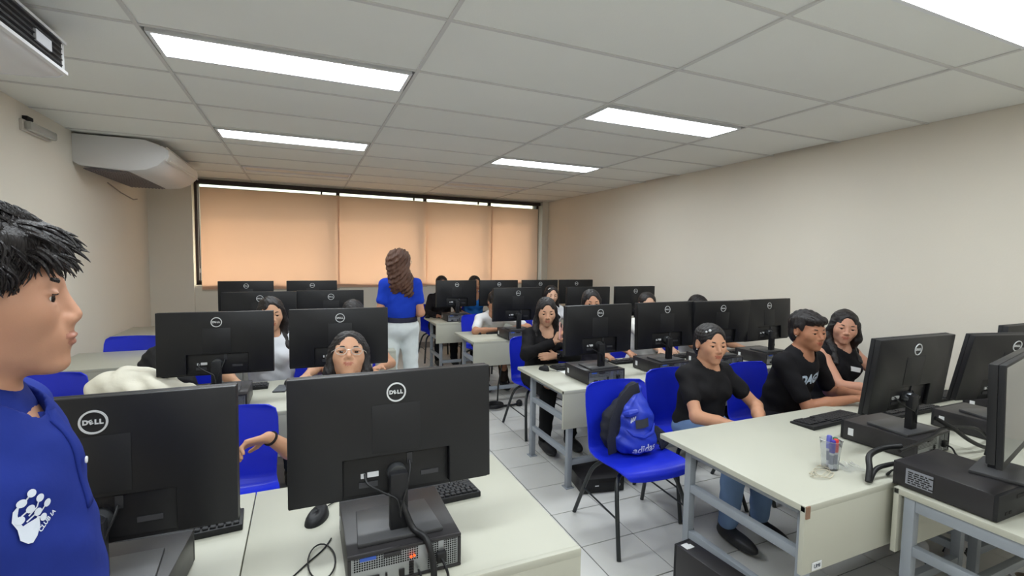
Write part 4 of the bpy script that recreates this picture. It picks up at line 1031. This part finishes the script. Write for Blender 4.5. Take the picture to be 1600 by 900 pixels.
# chairs for everybody
for nm, (x, y, rz, lb) in {
 'S2': (.185, 2.42, 2, 'blue plastic chair under the girl with clear glasses'), 'S1': (-.12, 3.86, 3, 'blue plastic chair under the girl in the white T-shirt'), 'S2b': (.345, 3.98, 0, 'blue plastic chair under the hidden student of the second left row'),
 'S3': (1.885, 3.70, 0, 'blue plastic chair under the girl in the black jacket'), 'S4': (2.41, 3.84, 5, 'blue plastic chair under the girl peering over the leftmost monitor'), 'S5': (3.05, 3.84, 5, 'blue plastic chair under the girl with thin glasses'),
 'S6': (3.58, 3.72, 0, 'blue plastic chair under the student with only hair showing, by the right wall'), 'S7': (1.97, 5.38, 4, 'blue plastic chair under the leaning student in white'), 'S8': (2.80, 5.36, 8, 'blue plastic chair under the girl with one hair clip'),
 'S9': (1.76, 6.75, 0, 'blue plastic chair under the person in the black jacket'), 'S10': (2.285, 6.76, 0, 'blue plastic chair under the woman in blue'), 'S11': (2.215, 2.25, -6, 'blue plastic chair under the girl in jeans'),
 'S12': (2.86, 2.20, 0, 'blue plastic chair under the young man with white lettering'), 'S13': (3.42, 2.27, -8, 'blue plastic chair under the girl with long wavy hair')}.items():
    make_chair(x, y, R(rz), lb)
make_chair(-.335, 2.33, R(-2), 'empty blue plastic chair beside the girl with clear glasses')
make_chair(-1.41, 3.40, R(-6), 'empty blue plastic chair left of the cream jacket')
make_chair(-1.36, 4.76, R(-7), 'empty blue plastic chair by the left wall, third row')
make_chair(-.82, 3.87, R(0), 'blue plastic chair carrying the black backpack, second left row')
# teacher
pp['T'] = person('teacher standing in the aisle, seen from behind, blue blouse and white trousers', (.81, 4.42, 1.432), R(172), (-32, 4, 0), pelvis=(0, .0), seat=.84, tone=(206, 152, 122), hair='curly', hair_mat=M_hairb, shirt=(32, 66, 190), shirt_name='blouse', sleeve=.55, pants=(226, 232, 232), standing=True,
    rhand=(-.10, -.17, .93), rpole=(-.35, .5, -1), lhand=(.12, -.17, .94), lpole=(.35, .5, -1), vox=.010, hv=.005, glasses='clear', group='standing people', build=.98, shoes=(120, 90, 70), hem=.02, belt=(30, 30, 52))
# ------------------------------------------------------------------ young man standing in the left foreground
MT = (190, 142, 116)
man_pos = (-.392, .83, 1.448)
mn = person('young man in blue polo shirt standing in profile in the left foreground', man_pos, R(97), (6, -2, 0), pelvis=(.0, -.02), seat=.86, tone=MT, fem=False, hs=.97, build=1.0,
    hair=None, shirt=(32, 48, 130), shirt_name='polo_shirt', sleeve=.78, standing=True, pants=(40, 44, 60), vox=.007, hv=.0024, lip=.006, chin=.008, nl=.005, svox=.004, group='standing people', rhand=(-.20, .02, .70), lhand=(.20, .08, .70), neckline=.012)
MATS['lips_%d_%d_%d' % MT].node_tree.nodes['Principled BSDF'].inputs['Base Color'].default_value = (*lin((168, 114, 96)), 1)
q = mn['q']; mroot = mn['root']
# hair: a fitted cap plus many curved, tapered locks
capp = lambda x, y, z, rx, ry, rz_, k=.012, op=1: ell(q(x, y, z), (rx*.97, ry*.97, rz_*.97), k, op, 0, mn['hp'])
hair_me = sdf_mesh('hair', [capp(0, .022, .044, .084, .102, .086, .02), capp(0, -.045, .072, .066, .052, .036, .02), capp(0, .055, -.02, .078, .060, .075, .02), capp(-.070, .005, .0, .014, .022, .045, .015), capp(.070, .005, .0, .014, .022, .045, .015),
    capp(0, -.112, -.045, .074, .066, .094, .012, -1), capp(-.085, .02, -.045, .03, .035, .045, .01, -1), capp(.085, .02, -.045, .03, .035, .045, .01, -1)], .004, M_hair,
    noise=lambda X, Y, Z: .002*np.sin(X*150+Z*120)*np.sin(Y*140+X*50))
hair_o = link('hair', hair_me, mroot)
rng = random.Random(5); lk = MB()
HPm = mn['hp']; HH = mn['H']
def lock(p0, d0, ln, r0, curl, sag, n=7):
    p = Vector(p0); d = Vector(d0).normalized(); ax_ = Vector((rng.uniform(-1, 1), rng.uniform(-1, 1), rng.uniform(-1, 1))).normalized(); pts = [p.copy()]; rs = [r0*.8]
    for i in range(n):
        d = Matrix.Rotation(curl/n*rng.uniform(.6, 1.4), 3, ax_) @ d; d = (d+Vector((0, 0, -sag/n))).normalized(); p = p+d*ln/n; pts.append(p.copy()); t = (i+1)/n; rs.append(r0*(1-t**2.6)*1.0+.0004)
    lk.tube(pts, rs, 5, cap=False)
def strand(p, d, nrm, ln, r0, wave, ph, sag, n=8):
    pts = [p.copy()]; rs = [r0]; up_ = nrm.copy()
    for i in range(n):
        t = (i+1)/n; sd_ = d.cross(up_).normalized()
        dd = (d+sd_*wave*math.sin(ph+4.5*t)+up_*(.22-.62*t)*.9+Vector((0, 0, -sag*t))).normalized()
        p = p+dd*ln/n; pts.append(p.copy()); rs.append(r0*(1-t**2.2)+.00025)
    lk.tube(pts, rs, 4, cap=False)
for i in range(5200):
    th = rng.uniform(0, 2*PI); u = rng.uniform(-.25, 1)
    cr_ = math.sqrt(max(0, 1-u*u)); lx, ly, lz = cr_*math.sin(th), -cr_*math.cos(th), u
    x, y, z = .081*lx, .020+.101*ly, .045+.083*lz
    if y < -.050 and z < .058: continue
    if y < -.008 and z < .010: continue
    if z < -.0 and y < .02: continue
    p0 = Vector(q(x, y, z)); nrm = Vector(HPm @ A((lx/.08, ly/.1, lz/.083))).normalized()
    sw_ = .9*math.sin(34*x+21*z)+.6*math.sin(41*y-13*x)
    flow = Vector(HPm @ A((lx*.5+.55*sw_, -.75 if y < .045 else .45, -.45+.25*sw_)))
    flow = (flow-nrm*flow.dot(nrm)).normalized()
    vol = .006+.006*abs(math.sin(27*x+19*y+23*z))
    strand(p0+nrm*rng.uniform(-.002, vol), flow, nrm, rng.uniform(.028, .050), rng.uniform(.0012, .0021), .9, 2.5*sw_+rng.uniform(-.25, .25), .35)
for i in range(120):    # fringe falling over the forehead, tips flicking forward
    x = rng.uniform(-.064, .064); yy = -.060-.012*math.cos(x/.064*1.4)+rng.uniform(-.012, .014); zz = .070+rng.uniform(-.014, .030)
    p0 = q(x, yy, zz); d0 = Vector(HPm @ A((rng.uniform(-.35, .35), -1.0, rng.uniform(-.5, .1))))
    lock(p0, d0, rng.uniform(.028, .050), rng.uniform(.0018, .0034), rng.uniform(.2, .9), rng.uniform(.7, 1.7))
for i in range(80):     # temple hair toward the sideburn
    for sx in (-1, 1):
        p0 = q(sx*rng.uniform(.068, .078), rng.uniform(-.035, .02), rng.uniform(.012, .05)); d0 = Vector(HPm @ A((sx*.18, -.25, -1)))
        lock(p0, d0, rng.uniform(.022, .040), rng.uniform(.0022, .0034), rng.uniform(.2, .6), .2)
tag(ob('hair_locks', lk, M_hair, mroot, smooth=True, fixn=False), kind='stuff')
# lashes
for sx in (-1, 1):
    e = MB().tube([q(sx*(.018+.0045*k), -.0905+.0012*(k-3)**2*.35, .0058+.0006*math.sin(k)) for k in range(7)], .0011, 5)
    ob('eyelashes', e, M_hair, mroot, smooth=True)
# polo collar, placket, button, emblem: laid on the shirt by ray casts
sv = [v.co.copy() for v in mn['shirt'].data.vertices]; sf = [tuple(p.vertices) for p in mn['shirt'].data.polygons]; bvh = BVHTree.FromPolygons(sv, sf)
def on_shirt(x, z, off=.001, yy=-1.0):
    h = bvh.ray_cast(Vector((x, yy, z)), Vector((0, 1, 0))); 
    return (h[0]+h[1]*off) if h[0] is not None else Vector((x, -.12, z))
M_polo = MATS['cloth_32_48_130']
npos = Vector(mn['sp'](.965)); 
colr = MB(); K = 36
def cfn(u, v):
    a = R(-155)+R(310)*u; rr = .055+.032*v; f = math.cos(a)
    x = math.sin(a)*rr; y = npos.y+.0-math.cos(a)*rr*1.0-.006
    z = npos.z+.046-.044*v-.034*max(0, f)**2*(.6+v)+.012*math.sin(PI*v)
    return (x, y, z)
colr.grid(cfn, K, 6); me = bpy.data.meshes.new('collar'); me.from_pydata(colr.v, [], colr.f); bm = bmesh.new(); bm.from_mesh(me); bmesh.ops.recalc_face_normals(bm, faces=bm.faces); bmesh.ops.solidify(bm, geom=bm.faces[:], thickness=.004); bm.to_mesh(me); bm.free(); me.materials.append(M_polo); me.shade_smooth()
link('collar', me, mn['shirt'])
zt = npos.z-.022
pl = MB().grid(lambda u, v: on_shirt(-.014+.028*u, zt-.14*v, .0025), 4, 14)
me = bpy.data.meshes.new('placket'); me.from_pydata(pl.v, [], pl.f); bm = bmesh.new(); bm.from_mesh(me); bmesh.ops.recalc_face_normals(bm, faces=bm.faces); bmesh.ops.solidify(bm, geom=bm.faces[:], thickness=.003); bm.to_mesh(me); bm.free(); me.materials.append(M_polo); me.shade_smooth()
link('placket', me, mn['shirt'])
bp_ = on_shirt(0, zt-.075, .006); ob('button', MB().lathe([(0, 0), (.0045, 0), (.005, .001), (.0045, .002), (0, .002)], 14, bp_, axis=(0, -1, 0)), M_sticker, mn['shirt'], smooth=True)
# emblem: white open hand with round nodes on the fingertips, small text beside it (coordinates in millimetres on the chest)
EM = MB(); EC = (-.100, zt-.098)
def em(x, y, off=.002): return on_shirt(EC[0]+x*.0009, EC[1]+y*.0009, off)
def em_poly(pts, off=.0022):
    n_ = len(pts); c = (sum(p[0] for p in pts)/n_, sum(p[1] for p in pts)/n_)
    EM.add([em(*c, off)]+[em(*p, off) for p in pts], [(0, i+1, (i+1) % n_+1) for i in range(n_)])
def em_disc(x, y, r_): em_poly([(x+r_*math.cos(2*PI*k/14), y+r_*math.sin(2*PI*k/14)) for k in range(14)], .0026)
def em_line(a, b, w_):
    dx, dy = b[0]-a[0], b[1]-a[1]; l_ = math.hypot(dx, dy); nx, ny = -dy/l_*w_/2, dx/l_*w_/2
    EM.add([em(a[0]+nx, a[1]+ny), em(b[0]+nx, b[1]+ny), em(b[0]-nx, b[1]-ny), em(a[0]-nx, a[1]-ny)], [(0, 1, 2, 3)])
palm = [(-18, -31), (-24, -22), (-23, -8), (-25, 4), (-21, 16), (-14, 22), (-17, 14), (-19, 5), (-17, -4), (-8, -6), (4, -4), (10, -8), (6, -12), (2, -18), (-6, -28), (-13, -33)]
em_poly([(-18, -31), (-24, -22), (-23, -8), (-12, -6), (4, -6), (2, -18), (-6, -28), (-13, -33)]); em_poly([(-23, -8), (-25, 4), (-21, 16), (-14, 22), (-18, 12), (-19, 2), (-17, -7)])
for x, y in [(-12, 22), (0, 29), (8, 18), (-5, 10), (-18, 2), (3, 1), (17, 6), (9, -10)]: em_disc(x, y, 5.2)
for a, b in [((-12, 22), (-20, 14)), ((0, 29), (-11, 20)), ((8, 18), (3, 8)), ((3, 8), (-8, 2)), ((-5, 10), (-15, 6)), ((3, 1), (-12, -4)), ((17, 6), (8, -1)), ((9, -10), (1, -5))]: em_line(a, b, 2.0)
eo = ob('emblem', EM, mat('print_white', (214, 220, 232), .7), mn['shirt'], fixn=False)
tm = text_mesh('emblem_text', 'CLUB IA', 9, MATS['print_white'], 0, .25); ca, sa = math.cos(R(24)), math.sin(R(24))
for v in tm.vertices:
    x, y = 13+v.co.x*ca-v.co.y*sa, -18+v.co.x*sa+v.co.y*ca; v.co = em(x, y, .0026)
link('emblem_text', tm, mn['shirt'])
# ------------------------------------------------------------------ belongings
def proj_text(target_me, s, size, mt, fn, bold=0, shear=0):
    bv = BVHTree.FromPolygons([v.co.copy() for v in target_me.vertices], [tuple(p.vertices) for p in target_me.polygons])
    tm = text_mesh('lettering', s, size, mt, 0, bold, shear)
    bm = bmesh.new(); bm.from_mesh(tm); bmesh.ops.triangulate(bm, faces=bm.faces); bmesh.ops.subdivide_edges(bm, edges=bm.edges, cuts=1); bm.to_mesh(tm); bm.free()
    for v in tm.vertices:
        o, d = fn(v.co.x, v.co.y); h = bv.ray_cast(Vector(o), Vector(d))
        v.co = h[0]-Vector(d).normalized()*.0022 if h[0] is not None else Vector(o)+Vector(d)*.1
    return tm
# blue sports backpack on the chair in the aisle
bag = thing('backpack', 'blue sports backpack with black straps and white lettering on the aisle chair', 'backpack', (1.665, 2.175, .405), R(-12))
M_bblue = mat('bag_blue', (40, 62, 190), .45, var=.12, vscale=18, bump=.5, bscale=28); M_bnavy = mat('bag_navy', (34, 36, 48), .7, var=.1, bump=.2, bscale=90)
bagn = lambda X, Y, Z: .004*np.sin(X*46+Z*60)*np.sin(Z*38-X*24)+.002*np.sin(Z*95+X*70)
bm_ = sdf_mesh('body', [ell((.05, -.015, .075), (.128, .088, .082), .03), ell((.055, .005, .18), (.108, .078, .115), .05), cone((.06, .02, .22), (.085, .06, .345), .075, .028, .04), half((0, 0, -1), -.002, .02)], .006, M_bblue, noise=bagn)
b_ = link('body', bm_, bag)
link('back_panel', sdf_mesh('back_panel', [ell((-.055, .035, .13), (.085, .062, .135), .03), cone((-.05, .05, .20), (.07, .085, .355), .055, .03, .03), half((0, 0, -1), -.002, .02)], .007, M_bnavy, noise=bagn), bag)
ob('pocket_patch', MB().grid(lambda u, v: (.02+.075*u, -.082-.010*math.sin(PI*u)+.012*v, .165+.045*v+.012*u), 8, 4), mat('bag_patch', (52, 54, 62), .7), bag, smooth=True)
ob('flap_fold', MB().tube([(-.03, -.072, .16), (.0, -.088, .135), (.06, -.096, .122), (.12, -.080, .14), (.145, -.05, .18)], [.004, .010, .012, .010, .004], 8), M_bblue, bag, smooth=True)
ob('flap_tip', MB().tube([(-.045, -.055, .245), (-.02, -.07, .25), (.03, -.075, .262)], [.012, .022, .012], 8), M_bblue, bag, smooth=True)
def strapm(pts, w_, th=.006):
    mb = MB(); P_ = [Vector(p) for p in pts]; n_ = len(P_); vs = []
    for i, p in enumerate(P_):
        t = (P_[min(i+1, n_-1)]-P_[max(i-1, 0)]).normalized(); sd_ = t.cross(Vector((.3, -1, .2))).normalized()*w_/2; nn = sd_.cross(t).normalized()*th/2
        vs += [p-sd_-nn, p+sd_-nn, p+sd_+nn, p-sd_+nn]
    fs = [(0, 1, 2, 3), (4*n_-4, 4*n_-1, 4*n_-2, 4*n_-3)]
    for i in range(n_-1):
        for k in range(4): fs.append((4*i+k, 4*i+4+k, 4*i+4+(k+1) % 4, 4*i+(k+1) % 4))
    return mb.add(vs, fs)
ob('strap', strapm([(.085, .03, .365), (.02, -.005, .36), (-.05, -.03, .30), (-.095, -.045, .20), (-.11, -.05, .10), (-.10, -.05, .02)], .058), M_bnavy, bag, bevel=.002)
ob('strap', strapm([(.13, .03, .20), (.175, .0, .13), (.20, -.02, .075), (.215, -.03, .02)], .03), M_bnavy, bag, bevel=.002)
ob('strap_bundle', MB().tube([(.19, .02, .13), (.225, .0, .09), (.24, -.01, .05), (.21, -.02, .02)], [.014, .024, .024, .014], 8), M_bnavy, bag, smooth=True)
M_prw = mat('bag_print', (225, 228, 238), .6)
link('lettering', proj_text(bm_, 'adidas', .066, M_prw, lambda x, y: ((.07+x*.85, -.4, .056+y*.9+.12*x), (0, 1, 0)), .0012), b_)
for k in range(3):
    pr_ = proj_text(bm_, '/', .03, M_prw, lambda x, y: ((.0+k*.010+x, -.4, .205+y+.006*k), (0, 1, 0)), .0016); link('stripe_mark', pr_, b_)
# cream jacket heaped on the second left table
jk = thing('jacket', 'cream coloured jacket heaped on the second left table', 'jacket', (-.80, 3.08, TZ), 0)
M_crm = mat('cream_cloth', (236, 231, 214), .9, var=.05, vscale=12, bump=.35, bscale=60)
jn = lambda X, Y, Z: .010*np.sin(X*22+Z*30+1)*np.sin(X*13-Y*26)+.004*np.sin(X*60+Z*40)
link('cloth', sdf_mesh('cloth', [ell((-.07, 0, .10), (.17, .13, .135), .04), ell((.04, -.02, .13), (.13, .10, .085), .03), cone((-.02, -.06, .20), (.16, -.05, .12), .04, .035, .02), cone((.0, -.1, .12), (.22, -.02, .075), .05, .04, .02), ell((.17, .02, .06), (.09, .10, .065), .03), half((0, 0, -1), -.001, .01)], .008, M_crm, noise=jn), jk)
link('dark_lining', sdf_mesh('dark_lining', [cone((-.27, -.06, .075), (-.12, -.13, .10), .035, .03, .02), cone((-.12, -.13, .10), (.02, -.15, .06), .03, .03, .02), ell((-.20, -.02, .04), (.10, .12, .045), .02), half((0, 0, -1), -.001, .01)], .008, mat('lining', (52, 44, 46), .9), noise=jn), jk)
# black backpack on its chair
bp2 = thing('backpack', 'plain black backpack on a chair behind the cream jacket', 'backpack', (-.86, 3.84, .405), R(10))
M_bk = mat('black_nylon', (28, 27, 29), .65, bump=.2, bscale=60)
link('body', sdf_mesh('body', [ell((0, .02, .15), (.18, .11, .16), .05), ell((0, .03, .31), (.155, .09, .17), .06), half((0, 0, -1), -.002, .02)], .008, M_bk, noise=bagn), bp2)
link('front_pocket', sdf_mesh('front_pocket', [ell((0, -.08, .14), (.12, .055, .11), .02), half((0, 0, -1), -.004, .02)], .008, M_bk), bp2)
ob('carry_handle', MB().tube([(-.04, .06, .44), (-.03, .06, .475), (.03, .06, .475), (.04, .06, .44)], .008, 8), M_bk, bp2, smooth=True)
# small worn things
def at_hand(p, sx): return Vector(p['ends'][sx][2]), (Vector(p['ends'][sx][2])-Vector(p['ends'][sx][1])).normalized()
def band(p, sx, back, r_, w_, mt, name='wristband'):
    wr, d = at_hand(p, sx); c = wr-d*back
    return ob(name, MB().lathe([(r_, -w_/2), (r_+.003, -w_/2), (r_+.003, w_/2), (r_, w_/2)], 20, c, axis=d), mt, p['root'], smooth=True), c, d
band(pp['S2'], -1, .012, .0275, .008, M_black)
wb_, c, d = band(pp['S3'], 1, .012, .0285, .020, M_black, 'smartwatch')
ob('watch_face', MB().box(c+Vector((0, -.034, .004)), (.034, .010, .036)), mat('watch_glass', (28, 28, 32), .1), wb_, bevel=.004)
# phone in the hand of the girl in black
wr, d = at_hand(pp['S3'], -1)
ph = thing('phone', 'phone in a pink case held by the girl in the black jacket', 'phone', (0, 0, 0))
ph.location = Matrix.Rotation(pp['S3']['root'].rotation_euler.z, 4, 'Z') @ (wr+Vector((.045, -.03, .085)))+pp['S3']['root'].location; ph.rotation_euler = (R(-10), R(30), R(40))
ob('case', MB().bx(-.037, .037, -.004, .005, -.075, .075), mat('phone_pink', (205, 150, 140), .4), ph, bevel=.003)
ob('screen', MB().bx(-.034, .034, .005, .0058, -.071, .071), M_screen, ph)
ob('camera_bump', MB().bx(-.03, .0, -.0065, -.004, .035, .068), M_black, ph, bevel=.001)
def clip(p, x, y, z, r_, n='hair_clip', mt=None):
    c_ = Vector(p['q'](x, y, z)); ob(n, MB().lathe([(0, -r_), (r_*.7, -r_*.7), (r_, 0), (r_*.7, r_*.7), (0, r_)], 12, c_), mt or M_sticker, p['root'], smooth=True)
clip(pp['S11'], -.046, -.066, .090, .0085); clip(pp['S11'], -.060, -.052, .080, .0065)
clip(pp['S11'], -.078, .006, -.034, .004, 'earring'); clip(pp['S2'], -.080, .008, -.034, .006, 'earring'); clip(pp['S12'], -.078, .006, -.03, .003, 'earring', M_sticker)
c_ = pp['S8']; ob('hair_clip', MB().tube([c_['q'](-.062, -.055, .075), c_['q'](-.045, -.075, .095)], .006, 8), M_sticker, c_['root'], smooth=True)
# lettering on the black T-shirt
st = pp['S12']['shirt']; ctr = pp['S12']['sp'](.60)
link('shirt_lettering', proj_text(st.data, 'DAGA', .082, mat('print_pale', (190, 206, 222), .7), lambda x, y: ((ctr[0]+.005+x*.80, float(ctr[1])-.17, ctr[2]+.012+y*1.0+.10*x), (0, 1, .0)), .004, .15), st)
# white name tag
st = pp['S13']['shirt']; ctr = pp['S13']['sp'](.60); bv = BVHTree.FromPolygons([v.co.copy() for v in st.data.vertices], [tuple(p.vertices) for p in st.data.polygons])
tg = MB().grid(lambda u, v: (bv.ray_cast(Vector((ctr[0]-.01+.075*u, -.6, ctr[2]+.01+.032*v-.015*u)), Vector((0, 1, 0)))[0] or Vector((0, -.1, ctr[2])))+Vector((0, -.0025, 0)), 6, 4)
ob('name_tag', tg, M_sticker, st, fixn=False)
# dark bag / strap in front of the girl with one clip
ob('bag_strap', strapm([(-.06, -.085, .90), (-.02, -.13, .83), (.04, -.15, .76)], .06), M_black, pp['S8']['root'])
# sneakers under the table at the lower right, and a roll of tape
def sneaker(x, y, rz, label):
    t = thing('sneaker', label, 'shoe', (x, y, .0), rz, 'sneakers under the right table')
    me = sdf_mesh('upper', [ell((0, -.03, .045), (.042, .11, .042), .03), cone((0, .06, .05), (0, .075, .095), .040, .036, .03), half((0, 0, -1), -.02, .01)], .006, mat('sneaker_white', (205, 205, 208), .6)); link('upper', me, t)
    ob('sole', MB().prism([(.046*math.cos(a), -.015+.135*math.sin(a)) for a in [2*PI*k/20 for k in range(20)]], 0, .022, ax='z'), M_white, t, bevel=.004)
    for k in range(3):
        for sx in (-1, 1):
            ob('stripe', MB().box((sx*.0415, -.03+.026*k, .052), (.006, .011, .050), 0, Matrix.Rotation(R(28), 3, 'X') @ Matrix.Rotation(sx*R(-18), 3, 'Y')), M_black, t)
    ob('laces', MB().tube([(-.02, -.05, .085), (.02, -.04, .09), (-.02, -.025, .093), (.02, -.01, .096)], .003, 6), M_sticker, t, smooth=True)
sneaker(2.74, 1.27, R(-70), 'white sneaker with black stripes on the floor under the right tables, left one'); sneaker(3.03, 1.24, R(-75), 'white sneaker with black stripes on the floor under the right tables, right one')
rp = thing('tape_roll', 'grey roll of tape under the table at the lower right corner', 'tape', (3.08, 1.00, .0)); 
ob('roll', MB().lathe([(.04, 0), (.06, 0), (.06, .05), (.04, .05), (.04, 0)], 28), mat('tape_grey', (190, 190, 192), .4), rp, smooth=True)
ob('core', MB().lathe([(.036, .001), (.04, .001), (.04, .049), (.036, .049), (.036, .001)], 28), mat('tape_core', (120, 110, 100), .8), rp, smooth=True)
